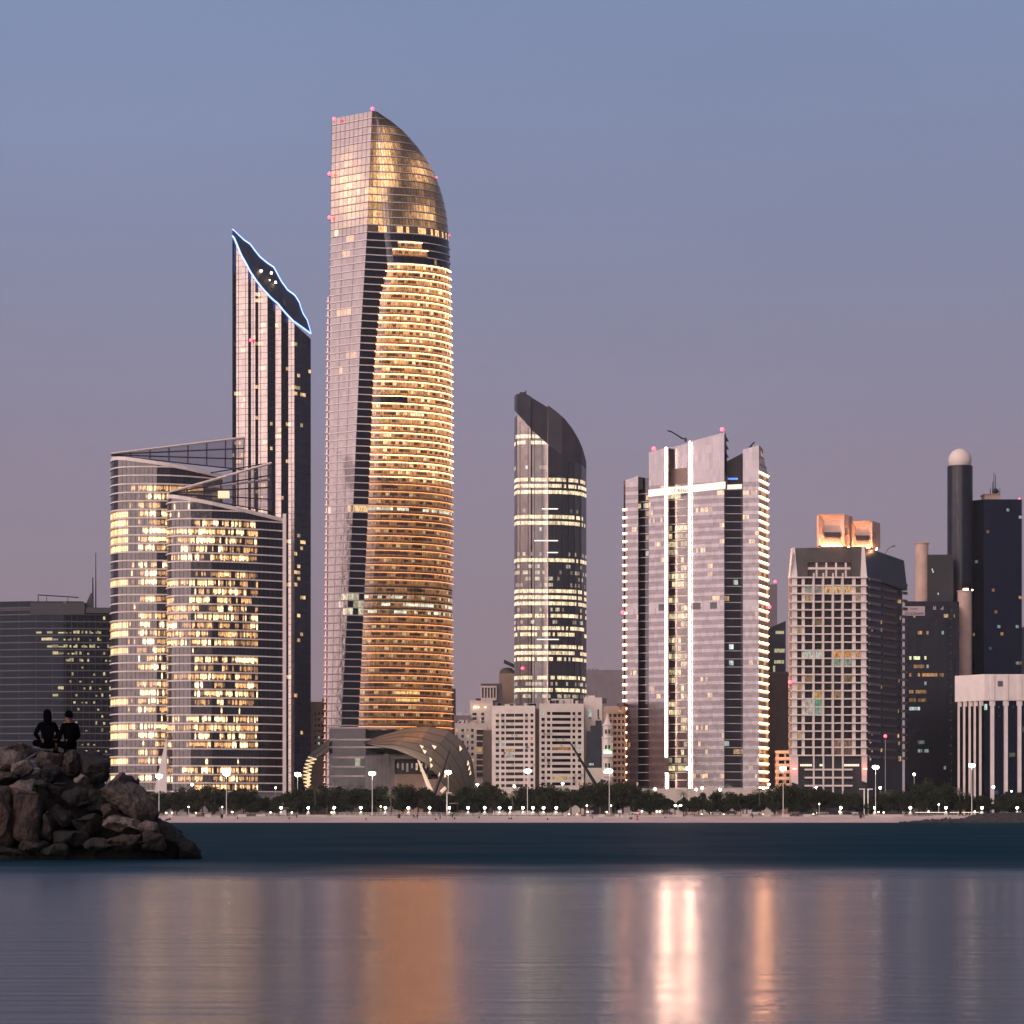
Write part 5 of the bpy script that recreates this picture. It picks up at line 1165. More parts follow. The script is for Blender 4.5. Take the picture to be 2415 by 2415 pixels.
# construction crane booms
for a, b, lb in (((1345, 1752), (1412, 1862), 'dark slanting crane boom standing before the ribbon-window flats'), ((1061, 1768), (1022, 1880), 'dark slanting crane boom standing before the shell canopy')):
    t = empty('crane', (WX(b[0], 1215), 1215, GZ), lb, 'crane'); g = MB()
    A = Vector((WX(a[0], 1215), 1215, WZ(a[1], 1215))); B = Vector((WX(b[0], 1215), 1215, WZ(b[1], 1215))); g.tube(A, B, .35, .9, 6)
    for k in range(12): p0 = A.lerp(B, k / 12); p1 = A.lerp(B, (k + .6) / 12); g.tube(p0 + Vector((0, -.6, .4)), p1 + Vector((0, .6, -.4)), .08, n=4)
    g.build('boom', M['dark_metal'], t)
    g = MB(); g.box(B.x - 2.2, B.x + 2.2, 1213, 1217, GZ + 1, B.z + .6); g.box(B.x - 3, B.x + 3, 1212.5, 1217.5, GZ, GZ + 1.1); g.build('cab', M['dark_metal'], t)
# ------------------------------------------------------------------ trees along the shore
LEAF = material('dark_leaves', (.026, .035, .015), .8, spec=.15, nscale=.5, namt=.5); LEAF2 = material('olive_leaves', (.034, .038, .017), .8, spec=.15, nscale=.5, namt=.5); LEAF3 = material('grey_green_leaves', (.05, .06, .03), .8, spec=.15, nscale=.5, namt=.4)
BARK = material('bark', (.09, .07, .05), .9, nscale=2)
PALM = material('palm_leaves', (.13, .14, .06), .6, nscale=.8, namt=.3)
def tree_meshes(seed, w, h, leaf):
    """unit-metre tree: crown w wide, h tall; clumps of small leaves round branching limbs"""
    rr = random.Random(seed); cr = MB(); tr = MB()
    th = h * rr.uniform(.22, .32)
    tr.tube((0, 0, -.1), (rr.uniform(-.2, .2), 0, th), .28, .2, 7)
    nc = rr.randint(15, 20)
    for k in range(nc):
        a = rr.uniform(0, 2 * math.pi); rad = w * .5 * math.sqrt(rr.random()) * .82
        zc = th + (h - th) * rr.uniform(.12, .86) * (1 - .45 * (rad / (w * .5)) ** 2)
        c = Vector((rad * math.cos(a), rad * math.sin(a) * .8, zc)); r = rr.uniform(.9, 1.9) * w / 11
        tr.tube((0, 0, th * .9), c, .13, .04, 4)
        for q in range(int(150 * r * r / 1.6) + 60):
            d = Vector((rr.gauss(0, 1), rr.gauss(0, 1), rr.gauss(0, .75))).normalized() * r * (rr.random() ** .4) * (1 + .35 * noise.noise((q * .3, k, seed)))
            p = c + d; s = rr.uniform(.16, .34); u = Vector((rr.uniform(-1, 1), rr.uniform(-1, 1), rr.uniform(-1, 1))).normalized(); v = u.cross(Vector((rr.uniform(-1, 1), rr.uniform(-1, 1), rr.uniform(-1, 1)))).normalized()
            cr.face([p - u * s, p + v * s * .6, p + u * s, p - v * s * .6])
    def me(m, name, mat):
        x = bpy.data.meshes.new(name); x.from_pydata(m.v, [], m.f); x.materials.append(mat); return x
    return me(cr, 'crown', leaf), me(tr, 'trunk', BARK)
protos = [tree_meshes(700 + k, (11, 12, 9, 13, 10, 8)[k], (9, 8.4, 9.5, 8, 10, 9)[k], (LEAF, LEAF2, LEAF)[k % 3]) for k in range(6)]
ORD = ['first', 'second', 'third', 'fourth', 'fifth', 'sixth', 'seventh', 'eighth', 'ninth', 'tenth', 'eleventh', 'twelfth', 'thirteenth', 'fourteenth', 'fifteenth', 'sixteenth', 'seventeenth', 'eighteenth', 'nineteenth', 'twentieth']
ZONES = [(-200, 262, 'below the far-left dark block'), (262, 395, 'below the wider curved office'), (395, 700, 'below the lower curved office'), (700, 860, 'below the tallest tower'), (860, 1125, 'below the shell canopy'),
         (1125, 1270, 'below the thirteen-row flats'), (1270, 1465, 'below the ribbon-window flats'), (1465, 1640, 'below the lilac tower, left half'), (1640, 1820, 'below the lilac tower, right half'),
         (1820, 1990, 'below the white-grid tower'), (1990, 2135, 'below the grid tower\'s dark side'), (2135, 2255, 'below the slate blue block'), (2255, 2700, 'below the white-columned block')]
zone_n = {}
def where(px, what):
    for a, b, s in ZONES:
        if a <= px < b:
            k = zone_n.get((what, s), 0); zone_n[(what, s)] = k + 1; return '%s %s from the left %s' % (ORD[k], what, s)
TOPS = [(0, 1868), (250, 1868), (340, 1874), (452, 1862), (520, 1857), (575, 1862), (585, 1876), (680, 1874), (690, 1862), (760, 1854), (860, 1862), (895, 1868), (940, 1852), (990, 1856), (1010, 1874), (1085, 1876), (1100, 1862), (1165, 1856), (1180, 1872), (1240, 1866), (1270, 1858), (1300, 1866),
        (1330, 1864), (1380, 1860), (1420, 1852), (1455, 1845), (1485, 1858), (1500, 1876), (1540, 1868), (1570, 1876), (1640, 1876), (1700, 1868), (1760, 1872), (1845, 1862), (1880, 1844), (1900, 1866), (2040, 1872), (2110, 1866), (2150, 1862), (2180, 1846), (2215, 1848), (2235, 1868), (2280, 1872), (2330, 1874), (2415, 1864)]
tr_ = random.Random(17)
def plant(px, Y, top, what, grp, k):
    cm, tm = protos[k]; hh = (9, 8.4, 9.5, 8, 10, 9)[k] * .93; H_ = WZ(top, Y) - GZ
    s = H_ / hh; ww = tr_.uniform(.9, 1.15)
    t = empty('tree', (WX(px, Y), Y, GZ - .02), where(px, what), 'tree', grp, tr_.uniform(0, 6.28)); t.scale = (s * ww, s * ww, s)
    for n, m in (('crown', cm), ('trunk', tm)):
        o = bpy.data.objects.new(n, m); col.objects.link(o); o.parent = t
px = 236
while px < 2440:
    plant(px, 1150 + tr_.uniform(-6, 6), lerp_tab(TOPS, px) + tr_.uniform(-9, 10), 'bushy dark tree', 'dark trees along the promenade', tr_.randrange(6)); px += tr_.uniform(25, 36)
px = 250
while px < 2440:
    plant(px, 1178 + tr_.uniform(-6, 6), lerp_tab(TOPS, px) + tr_.uniform(-6, 14), 'rear taller tree', 'taller trees in the rear row', tr_.randrange(6)); px += tr_.uniform(34, 50)
px = 330
while px < 2440:
    cmx = tr_.uniform(1888, 1899); plant(px, 1139.5 + tr_.uniform(-2, 2), cmx, 'low rounded shrub tree', 'low shrub trees at the promenade edge', tr_.randrange(6)); px += tr_.uniform(34, 62)
def palm(px, Y, top, label, n=22, L=3.6):
    rr = random.Random(int(px)); zt = WZ(top, Y); t = empty('palm_tree', (WX(px, Y), Y, GZ), label, 'palm tree'); x = WX(px, Y)
    g = MB(); P = [Vector((x + .25 * math.sin(k * .5), Y, GZ + (zt - L * .55 - GZ) * k / 6)) for k in range(7)]
    for a, b in zip(P, P[1:]): g.tube(a, b, .24, .2, 7)
    g.build('trunk', BARK, t); c = P[-1]
    g = MB()
    for k in range(n):
        a = 2 * math.pi * k / n + rr.uniform(-.2, .2); e = rr.uniform(.1, 1.25); d = Vector((math.cos(a), math.sin(a), 0)); pr = c.copy(); dirv = d * math.cos(e) + Vector((0, 0, math.sin(e))); side = d.cross(Vector((0, 0, 1)))
        for s in range(7):
            nx = pr + dirv * (L / 7); dirv = (dirv + Vector((0, 0, -.24))).normalized(); w_ = .5 * math.sin(math.pi * (s + .8) / 8)
            for q in (-1, 1):
                for h in range(3):
                    b0 = pr.lerp(nx, h / 3); g.face([b0, b0 + dirv * .12, b0 + side * q * w_ + dirv * .35 - Vector((0, 0, .15))])
            pr = nx
    g.build('fronds', PALM, t)
for a in ((1207, 1128.6 + 2, 1862, 'lit feathery palm below the flats, between promenade lamps'), (921, 1131, 1868, 'palm with drooping fronds in front of the shell canopy'), (1612, 1150, 1862, 'palm tops in front of the lilac tower podium'), (1893, 1150, 1866, 'bushy palm at the foot of the white-grid tower'),
          (2092, 1150, 1860, 'yellow-lit palm below the grid tower\'s dark side'), (352, 1140, 1868, 'lit palm just right of the rock pile'), (505, 1146, 1852, 'slim palm before the lower curved office, left of its middle'), (742, 1146, 1850, 'slim palm in the gap left of the tallest tower'), (1302, 1146, 1850, 'slim palm before the ribbon-window flats'), (1530, 1146, 1856, 'slim palm before the lilac tower\'s left light strip'), (1790, 1146, 1852, 'slim palm at the right corner of the lilac tower'), (2262, 1146, 1856, 'slim palm at the left corner of the white-columned block')): palm(*a)

# ------------------------------------------------------------------ lamps
def copy_tree(o, parent=None):
    c = o.copy(); col.objects.link(c); c.parent = parent
    for ch in list(o.children): copy_tree(ch, c)
    return c
def mast_lamp(px, Y, py, label, n=4, s=1.0):
    t = empty('lamp_post', (WX(px, Y), Y, GZ), label, 'street lamp', 'tall floodlight masts on the promenade'); x, z = WX(px, Y), WZ(py, Y)
    g = MB(); g.tube((x, Y, GZ), (x, Y, z), .16, .09, 7); g.tube((x, Y, GZ), (x, Y, GZ + .5), .3, n=7); g.build('pole', M['white_pole'], t)
    g = MB(); g.tube((x - 1.3 * s, Y, z + .1), (x + 1.3 * s, Y, z + .1), .1, n=5); g.tube((x, Y - 1.3 * s, z + .1), (x, Y + 1.3 * s, z + .1), .1, n=5); g.build('head_frame', M['metal'], t)
    for k in range(n):
        a = math.pi * 2 * k / n + .4; cx = x + .55 * s * math.cos(a); cy = Y + .55 * s * math.sin(a); g = MB(); r = .78 * s
        g.lathe(cx, cy, [(.01, z - r), (r * .8, z - r * .6), (r, z), (r * .8, z + r * .55), (.01, z + r * .8)], 8); g.build('lamp_head', M['flood_lamp'], t)
for a in ((375, 1126, 1830, 'tall floodlight mast right beside the rock pile'), (534, 1126, 1825, 'tall floodlight mast before the lower curved office block'), (702, 1190, 1826, 'tall floodlight mast left of the canopy lattice'), (878, 1126, 1824, 'tall floodlight mast before the grey podium wall'),
          (1057, 1190, 1821, 'tall floodlight mast before the right half of the shell canopy'), (1244, 1126, 1818, 'tall floodlight mast before the flats with thirteen window rows'), (1437, 1126, 1818, 'tall floodlight mast before the green-lit turret'),
          (1625, 1200, 1812, 'tall floodlight mast at the foot of the right light strip'), (1847, 1126, 1812, 'tall floodlight mast left of the white-grid tower base'), (2065, 1126, 1809, 'tall floodlight mast before the dark side of the grid tower'), (2292, 1126, 1805, 'tall floodlight mast before the white-columned block')): mast_lamp(*a)
def small_lamp(px, Y, py, label, grp='globe lamps along the promenade', r=.50, mat='white_lamp', base=True):
    t = empty('street_lamp', (WX(px, Y), Y, GZ), label, 'street lamp', grp); x, z = WX(px, Y), WZ(py, Y)
    g = MB(); g.tube((x, Y, GZ), (x, Y, z - r), .09, .07, 6)
    if base: g.lathe(x, Y, [(.75, GZ), (.7, GZ + .7), (.25, GZ + 1.3), (.1, GZ + 1.35)], 8)
    g.build('pole', M['white_pole'], t)
    g = MB(); g.lathe(x, Y, [(.01, z - r), (r * .7, z - r * .7), (r, z), (r * .7, z + r * .7), (.01, z + r)], 8); g.build('lamp_head', M[mat], t)
    g = MB(); g.lathe(x, Y, [(r * .75, z + r * .75), (r * .5, z + r * 1.05), (.01, z + r * 1.1)], 8); g.build('cap', M['dark_metal'], t)
for px in (663, 727, 788, 791 + 60, 909, 963, 1013, 1060, 1104, 1143, 1178, 1207 - 4, 1233, 1257, 1282, 1312, 1983, 2063, 2147, 2231, 2316, 2399):
    small_lamp(px, 1131, 1905, where(px, 'white globe lamp'), r=.5)
for px, py in ((392, 1917), (406, 1917), (462, 1917), (548, 1915), (638, 1916), (688, 1916), (782, 1916), (898, 1902), (1342, 1921), (1361, 1921), (1386, 1915), (1431, 1915), (1514, 1913), (1549, 1914), (1556, 1914), (1655, 1921), (1707, 1921), (1764, 1922), (1800, 1921), (1861, 1922), (1918, 1921), (1980, 1914), (2072, 1915), (2084, 1916), (2190, 1914), (2299, 1914)):
    small_lamp(px, 1129.2, py, where(px, 'low warm bollard lamp'), 'low warm bollard lamps behind the beach wall', r=.30, mat='warm_lamp', base=False)
for px, py in ((445, 1903), (524, 1903), (1384, 1900), (1441, 1900), (1932, 1896), (2214, 1897)): small_lamp(px, 1132, py, where(px, 'small park lamp'), 'small park lamps under the trees', r=.24, base=False)
for px, py in ((1126, 1850), (1213, 1854), (1327, 1848), (1415, 1853), (1545, 1861), (1642, 1862), (1656, 1858), (1698, 1862), (1813, 1850), (650, 1858), (2156, 1826), (2076, 1858), (1925, 1858), (2343, 1856), (2386, 1866), (453, 1850), (1800, 1858)):
    small_lamp(px, 1188, py, where(px, 'roadside lamp above the trees'), 'roadside lamps showing above the trees', r=.50 if px not in (2386, 1415, 650) else .35, mat='flood_lamp', base=False)
def double_lamp(px, Y, py, label):
    t = empty('street_lamp', (WX(px, Y), Y, GZ), label, 'street lamp'); x, z = WX(px, Y), WZ(py, Y)
    g = MB(); g.tube((x, Y, GZ), (x, Y, z), .09, n=6); g.tube((x - 1, Y, z), (x + 1, Y, z), .07, n=5); g.build('pole', M['white_pole'], t)
    for s in (-1, 1): g = MB(); g.lathe(x + s, Y, [(.01, z - .5), (.4, z - .2), (.4, z + .1), (.01, z + .3)], 8); g.build('lamp_head', M['white_lamp'], t)
double_lamp(1599, 1132, 1899, 'twin-armed lamp under the trees before the lilac tower')
for px, s, lb in ((2038, -1, 'white T-shaped post with its arm pointing left'), (2047, 1, 'white T-shaped post with its arm pointing right'), (1054, 1, 'white T-shaped post before the shell canopy')):
    Y = 1140 if px > 1100 else 1134; t = empty('sign_post', (WX(px, Y), Y, GZ), lb + ' above the trees', 'post'); x = WX(px, Y); g = MB(); zt = WZ(1862 if px > 1100 else 1871, Y); g.box(x - .2, x + .2, Y - .2, Y + .2, GZ, zt); g.build('pole', M['white_pole'], t)
    g = MB(); g.box(min(x - s * .3, x + s * 1.9), max(x - s * .3, x + s * 1.9), Y - .25, Y + .25, zt, zt + .35); g.build('arm', M['white_pole'], t)

# ------------------------------------------------------------------ beach front
WALL = material('painted_beach_wall', (.60, .50, .47), .8, nscale=.5, namt=.1)
def block(px0, px1, py0, Y, name, label, cat, mat=WALL, d=1.2, grp=None, z0=2.0):
    g = MB(); x0, x1 = WX(px0, Y), WX(px1, Y); z1 = WZ(py0, Y)
    g.box(x0, x1, Y, Y + d, z0, z1 - .12); g.box(x0 - .08, x1 + .08, Y - .08, Y + d + .08, z1 - .12, z1)
    return tag(g.build(name, mat), label, cat, grp)
for k, (a, b) in enumerate(((396, 406), (446, 462), (483, 497), (521, 533), (561, 580), (604, 626), (1330, 1338), (1356, 1370), (1383, 1390), (1412, 1426), (1450, 1458), (1594, 1610), (1750, 1768), (1800, 1818), (1845, 1862), (1895, 1914))):
    block(a, b, 1920, 1124, 'wall_pier', where(a, 'pale square beach wall pier'), 'wall pier', grp='pale piers along the beach wall')
for k, (a, b) in enumerate(((700, 770), (782, 870), (1460, 1600), (1935, 2010), (1618, 1640), (2086, 2132), (2200, 2260))): block(a, b, 1922.5, 1125.5, 'beach_wall', where(a, 'low pale beach wall section'), 'low wall', grp='low pale wall sections at the back of the sand', d=.4)
block(2050, 2130, 1920.5, 1125, 'planter', 'long white-faced planter at the back of the sand below the grid tower', 'planter')
def railing(px0, px1, Y, py, label):
    t = empty('railing', (WX(px0, Y), Y, 2.3), label, 'railing'); g = MB(); x0, x1 = WX(px0, Y), WX(px1, Y); z = WZ(py, Y)
    g.tube((x0, Y, z), (x1, Y, z), .07, n=4); g.tube((x0, Y, z - .5), (x1, Y, z - .5), .05, n=4); g.build('rail', M['white_pole'], t)
    n = max(2, min(60, int((x1 - x0) / 2))); 
    for k in range(n + 1): x = x0 + (x1 - x0) * k / n; g = MB(); g.box(x - .07, x + .07, Y - .07, Y + .07, 2.3, z); g.build('post', M['white_pole'], t)
railing(800, 1080, 1126.5, 1917, 'white railing behind the sand below the shell canopy'); railing(1085, 1330, 1126.5, 1918, 'white railing behind the sand below the pale flats'); railing(620, 700, 1126.5, 1918, 'white railing left of the first globe lamps')
t = empty('light_streak', (WX(2160, 1127), 1127, 2.4), 'long streak of light trails, built as glowing bars, left of the far breakwater', 'railing'); g = MB(); 
for a, b in ((2158, 2228), (2240, 2262), (2268, 2309)): g.box(WX(a, 1127), WX(b, 1127), 1127, 1127.15, WZ(1916.5, 1127), WZ(1915.5, 1127))
g.build('streak_bar', emitter('streak_glow', (1.0, .86, .62), 1.6), t); g = MB()  # bright light trails put in as glowing bars on added posts
for q in range(20): x = WX(2158 + q * 8, 1127); g.box(x - .06, x + .06, 1127.2, 1127.3, 2.2, WZ(1915.5, 1127))
g.build('added_posts', M['dark_metal'], t)
# kiosk, benches, shower stand, lifeguard chair, bins, pergolas
def pergola(px, w_, py, label, Y=1125.5):
    t = empty('pergola', (WX(px, Y), Y, 2.3), label, 'pergola'); x = WX(px, Y); hw = w_ / 2 * PM(Y); z = WZ(py, Y)
    for s in (-1, 1):
        for d in (0, 2): g = MB(); g.box(x + s * hw - .1, x + s * hw + .1, Y + d - .1, Y + d + .1, 2.0, z); g.build('post', M['dark_metal'], t)
    g = MB(); g.box(x - hw - .4, x + hw + .4, Y - .4, Y + 2.4, z, z + .18); g.build('roof', M['tan_wall'], t)
for a in ((468 + 2, 20, 1917, 'dark open shelter beside the rock pile end'), (590, 22, 1918, 'dark open shelter left of the lattice canopy'), (1738 + 20, 16, 1920, 'dark bench-like shelter on the sand below the lilac tower'), (1625, 26, 1919, 'dark open shelter before the lilac tower podium'),
          (1860 + 10, 22, 1918, 'dark open shelter left of the grid tower'), (1370 + 5, 18, 1917, 'dark open shelter below the ribbon-window flats'), (668, 20, 1906, 'small pale shelter round the first globe lamp'), (1070, 16, 1895, 'small frame shelter beneath the shell canopy')): pergola(*a)
def bin_(px, Y, z, label):
    t = empty('litter_bin', (WX(px, Y), Y, z), label, 'litter bin'); x = WX(px, Y); g = MB(); g.lathe(x, Y, [(.5, z), (.6, z + 1.2), (.55, z + 1.25), (.01, z + 1.25)], 10); g.build('body', M['dark_metal'], t); g = MB(); g.lathe(x, Y, [(.66, z + 1.26), (.4, z + 1.5), (.01, z + 1.55)], 10); g.build('lid', M['dark_metal'], t)
bin_(941, 1114, 1.7, 'black litter bin on the sand below the tallest tower'); bin_(2030, 1114, 1.7, 'black litter bin on the sand below the grid tower'); bin_(523, 1114, 1.7, 'black litter bin on the sand below the lower curved office block')
Y = 1116; t = empty('lifeguard_chair', (WX(1462, Y), Y, 1.8), 'white lifeguard chair on the sand left of the lilac tower', 'lifeguard chair'); x = WX(1462, Y)
for dx in (-.5, .5):
    for dy in (-.5, .5): g = MB(); g.tube((x + dx * 1.4, Y + dy * 1.4, 1.7), (x + dx, Y + dy, 3.6), .09, n=5); g.build('leg', M['white_pole'], t)
g = MB(); g.box(x - .7, x + .7, Y - .7, Y + .7, 3.6, 3.75); g.build('seat', M['white_pole'], t); g = MB(); g.box(x - .7, x + .7, Y + .6, Y + .7, 3.75, 4.7); g.build('backrest', M['white_pole'], t)
t = empty('volleyball_frame', (WX(1475, Y), Y, 1.8), 'white goal-like frame on the sand beside the lifeguard chair', 'frame'); x = WX(1469, Y); x1 = WX(1480, Y); g = MB(); g.tube((x, Y, 1.7), (x, Y, 3.3), .1, n=5); g.tube((x1, Y, 1.7), (x1, Y, 3.3), .1, n=5); g.tube((x, Y, 3.3), (x1, Y, 3.3), .1, n=5); g.build('frame', M['white_pole'], t)
Y = 1108; t = empty('buoy_stand', (WX(1503, Y), Y, 1.1), 'red rescue stand with a small red lamp at the waterline', 'rescue stand'); x = WX(1503, Y)
RED = material('red_paint', (.30, .03, .04), .5)
g = MB(); g.tube((x, Y, 1), (x, Y, 3.3), .2, .12, 6); g.box(x - .35, x + .35, Y - .25, Y + .25, 2.0, 2.6); g.lathe(x, Y, [(.8, .9), (.5, 1.3), (.2, 1.5)], 8); g.build('post', RED, t); g = MB(); g.lathe(x, Y, [(.01, 3.3), (.28, 3.5), (.01, 3.75)], 8); g.build('lamp', M['red_beacon'], t)
# parasols folded / cones on the railings: parked cars along the road
CARB = [material('car_paint_dark', (.03, .03, .035), .3, .3), material('car_paint_white', (.5, .5, .5), .3), material('car_paint_silver', (.25, .25, .26), .3, .6)]
def car(px, Y, label, k, lights=None):
    t = empty('parked_car', (WX(px, Y), Y, GZ), label, 'car', 'cars behind the promenade'); x = WX(px, Y)
    def hull(y0, y1, P): 
        g = MB(); n = len(P); A = [(x + a, y0, GZ + b) for a, b in P]; B = [(x + a, y1, GZ + b) for a, b in P]; g.face(A); g.face(B[::-1])
        for i in range(n): j = (i + 1) % n; g.face([A[i], B[i], B[j], A[j]])
        return g
    hull(Y, Y + 1.8, [(-2.2, .35), (2.2, .35), (2.25, .8), (1.5, .95), (-1.7, 1.0), (-2.25, .85)]).build('body', CARB[k % 3], t)
    hull(Y + .15, Y + 1.65, [(-1.7, 1.0), (1.3, .95), (.7, 1.45), (-1.2, 1.5)]).build('windows', M['black_wall'], t)
    for dx in (-1.4, 1.4):
        for yy in (Y - .02, Y + 1.62): g = MB(); g.tube((x + dx, yy, GZ + .33), (x + dx, yy + .2, GZ + .33), .33, n=12); g.build('wheel', M['dark_metal'], t)
    for s, m in ((-1, M['warm_lamp']), (1, M['red_beacon'])):
        if lights: g = MB(); g.box(x + s * 2.26 - .04, x + s * 2.26 + .04, Y + .1, Y + .5, GZ + .6, GZ + .8); g.build('headlight' if s < 0 else 'tail_light', m, t)
for k, (px, lb) in enumerate(((1480 + 20, 'white'), (1574, 'dark'), (1690, 'silver'), (1726, 'dark'), (1782, 'white'), (1880, 'dark'), (1940, 'silver'), (1996, 'dark'), (2010, 'white'), (2110, 'dark'), (2370, 'silver'))):
    car(px, 1133.2, {'white': 'white', 'dark': 'dark', 'silver': 'silver'}[lb] + ' parked car, ' + where(px, 'car'), {'dark': 0, 'white': 1, 'silver': 2}[lb], lights=px in (1996, 2010, 1690, 1940))

# ------------------------------------------------------------------ people on the beach
SKIN = material('skin', (.13, .075, .055), .6, spec=.2)
CLOTH = {k: material('cloth_' + k, c, .9, spec=.0) for k, c in (('black', (.002, .002, .003)), ('navy', (.015, .02, .05)), ('grey', (.12, .12, .13)), ('white', (.55, .52, .5)), ('blue', (.01, .03, .35)), ('brown', (.08, .05, .03)))}
def skinned(name, verts, edges, radii, parent, mats, root=0, sub=1):
    me = bpy.data.meshes.new(name); me.from_pydata([tuple(v) for v in verts], edges, []); o = bpy.data.objects.new(name, me); col.objects.link(o)
    o.parent = parent
    md = o.modifiers.new('skin', 'SKIN'); md.use_smooth_shade = True
    if not me.skin_vertices: 
        bpy.context.view_layer.objects.active = o
    sv = me.skin_vertices[0].data if me.skin_vertices else None
    if sv is None: raise RuntimeError('no skin layer')
    for i, r in enumerate(radii): sv[i].radius = (r, r) if not isinstance(r, tuple) else r
    for i in range(len(verts)): sv[i].use_root = (i == root)
    if sub: s = o.modifiers.new('sub', 'SUBSURF'); s.levels = s.render_levels = sub
    bpy.context.view_layer.update()
    dg = bpy.context.evaluated_depsgraph_get(); m2 = bpy.data.meshes.new_from_object(o.evaluated_get(dg)); o.modifiers.clear(); o.data = m2
    m2.materials.clear(); m2.materials.append(mats)
    m2.polygons.foreach_set('use_smooth', [True] * len(m2.polygons)); return o
def hand_fingers(V, E, Rr, wi, d, up, s=1.0):
    """palm and five unequal bent fingers grown from wrist vertex wi"""
    d = d.normalized(); side = d.cross(up).normalized(); w = Vector(V[wi]); p = w + d * .05 * s; V.append(p); Rr.append(.03 * s); E.append((wi, len(V) - 1)); pi = len(V) - 1
    for k, (off, L) in enumerate(((-.03, .062), (-.01, .075), (.012, .07), (.033, .055))):
        b = p + side * off * s + d * .045 * s; V.append(b); Rr.append(.0095 * s); E.append((pi, len(V) - 1)); c = b + d * L * .55 * s - up * .012 * s; V.append(c); Rr.append(.0085 * s); E.append((len(V) - 2, len(V) - 1)); e = c + d * L * .4 * s - up * .03 * s; V.append(e); Rr.append(.007 * s); E.append((len(V) - 2, len(V) - 1))
    b = w + side * -.04 * s + d * .025 * s; V.append(b); Rr.append(.011 * s); E.append((wi, len(V) - 1)); e = b + side * -.02 * s + d * .045 * s; V.append(e); Rr.append(.009 * s); E.append((len(V) - 2, len(V) - 1))
def person(loc, rz, pose, label, top, legs, hair='black', group=None, scale=1.0, detail=0, sleeves=False, longhair=False):
    t = empty('person', loc, label, 'person', group, rz); t.scale = (scale,) * 3
    # local frame: facing -Y, feet (or seat) at z = 0
    if pose == 'stand':
        J = dict(pel=(0, 0, .93), bel=(0, 0, 1.06), che=(0, .01, 1.28), nec=(0, 0, 1.47), hb=(0, -.01, 1.56), ht=(0, -.015, 1.68), ls=(-.18, 0, 1.40), le=(-.25, .03, 1.12), lw=(-.24, -.06, .88), rs=(.18, 0, 1.40), re=(.25, .03, 1.12), rw=(.25, -.05, .88),
                 lh=(-.10, 0, .88), lk=(-.11, -.02, .48), la=(-.11, .03, .09), lt=(-.12, -.12, .04), rh=(.10, 0, .88), rk=(.12, -.03, .48), ra=(.13, .02, .09), rt=(.14, -.13, .04))
    elif pose == 'walk':
        J = dict(pel=(0, 0, .92), bel=(0, 0, 1.05), che=(0, -.02, 1.27), nec=(0, -.02, 1.46), hb=(0, -.04, 1.55), ht=(0, -.05, 1.67), ls=(-.18, -.02, 1.39), le=(-.24, .12, 1.13), lw=(-.23, .14, .9), rs=(.18, -.02, 1.39), re=(.24, -.1, 1.13), rw=(.22, -.28, .97),
                 lh=(-.10, 0, .88), lk=(-.10, -.2, .5), la=(-.10, -.24, .1), lt=(-.10, -.38, .05), rh=(.10, 0, .88), rk=(.11, .04, .47), ra=(.11, .28, .15), rt=(.11, .22, .03))
    else:                                        # seated; variants give the knees and arms
        k = pose
        J = dict(pel=(0, 0, .11), bel=(0, .02, .25), che=(0, -.01, .46), nec=(0, -.05, .64), hb=(0, -.08, .72), ht=(0, -.09, .85), ls=(-.18, -.02, .57), rs=(.18, -.02, .57), lh=(-.10, -.04, .10), rh=(.10, -.04, .10))
        if k == 'sit_hang': J.update(le=(-.27, -.06, .33), lw=(-.22, -.26, .20), re=(.27, .0, .32), rw=(.25, -.2, .14), lk=(-.13, -.45, .13), la=(-.13, -.50, -.28), lt=(-.14, -.63, -.32), rk=(.15, -.45, .14), ra=(.16, -.52, -.26), rt=(.17, -.65, -.30))
        elif k == 'sit_cross': J.update(le=(-.28, -.08, .36), lw=(-.20, -.34, .26), re=(.28, -.12, .36), rw=(.16, -.38, .24), lk=(-.30, -.36, .16), la=(.02, -.44, .07), lt=(.12, -.50, .05), rk=(.30, -.36, .16), ra=(-.04, -.32, .07), rt=(-.14, -.36, .05))
        else: J.update(le=(-.26, -.12, .36), lw=(-.12, -.36, .42), re=(.26, -.12, .36), rw=(.10, -.36, .43), lk=(-.10, -.42, .44), la=(-.10, -.44, .07), lt=(-.11, -.58, .03), rk=(.10, -.43, .43), ra=(.10, -.46, .07), rt=(.11, -.60, .03))
    names = list(J); idx = {n: i for i, n in enumerate(names)}; V = [Vector(J[n]) for n in names]
    rad = dict(pel=.125, bel=.115, che=.14, nec=.05, hb=.075, ht=.088, ls=.06, rs=.06, le=.042, re=.042, lw=.028, rw=.028, lh=.09, rh=.09, lk=.06, rk=.06, la=.04, ra=.04, lt=.03, rt=.03); Rr = [rad[n] for n in names]
    E = [(idx[a], idx[b]) for a, b in (('pel', 'bel'), ('bel', 'che'), ('che', 'nec'), ('nec', 'hb'), ('hb', 'ht'), ('che', 'ls'), ('ls', 'le'), ('le', 'lw'), ('che', 'rs'), ('rs', 're'), ('re', 'rw'), ('pel', 'lh'), ('lh', 'lk'), ('lk', 'la'), ('la', 'lt'), ('pel', 'rh'), ('rh', 'rk'), ('rk', 'ra'), ('ra', 'rt'))]
    for wn, en in (('lw', 'le'), ('rw', 're')):
        d = Vector(J[wn]) - Vector(J[en]); hand_fingers(V, E, Rr, idx[wn], d, Vector((0, .3, 1)).normalized())
    # nose and ears
    ht = Vector(J['ht']); hb = Vector(J['hb']); nm = (ht + hb) / 2
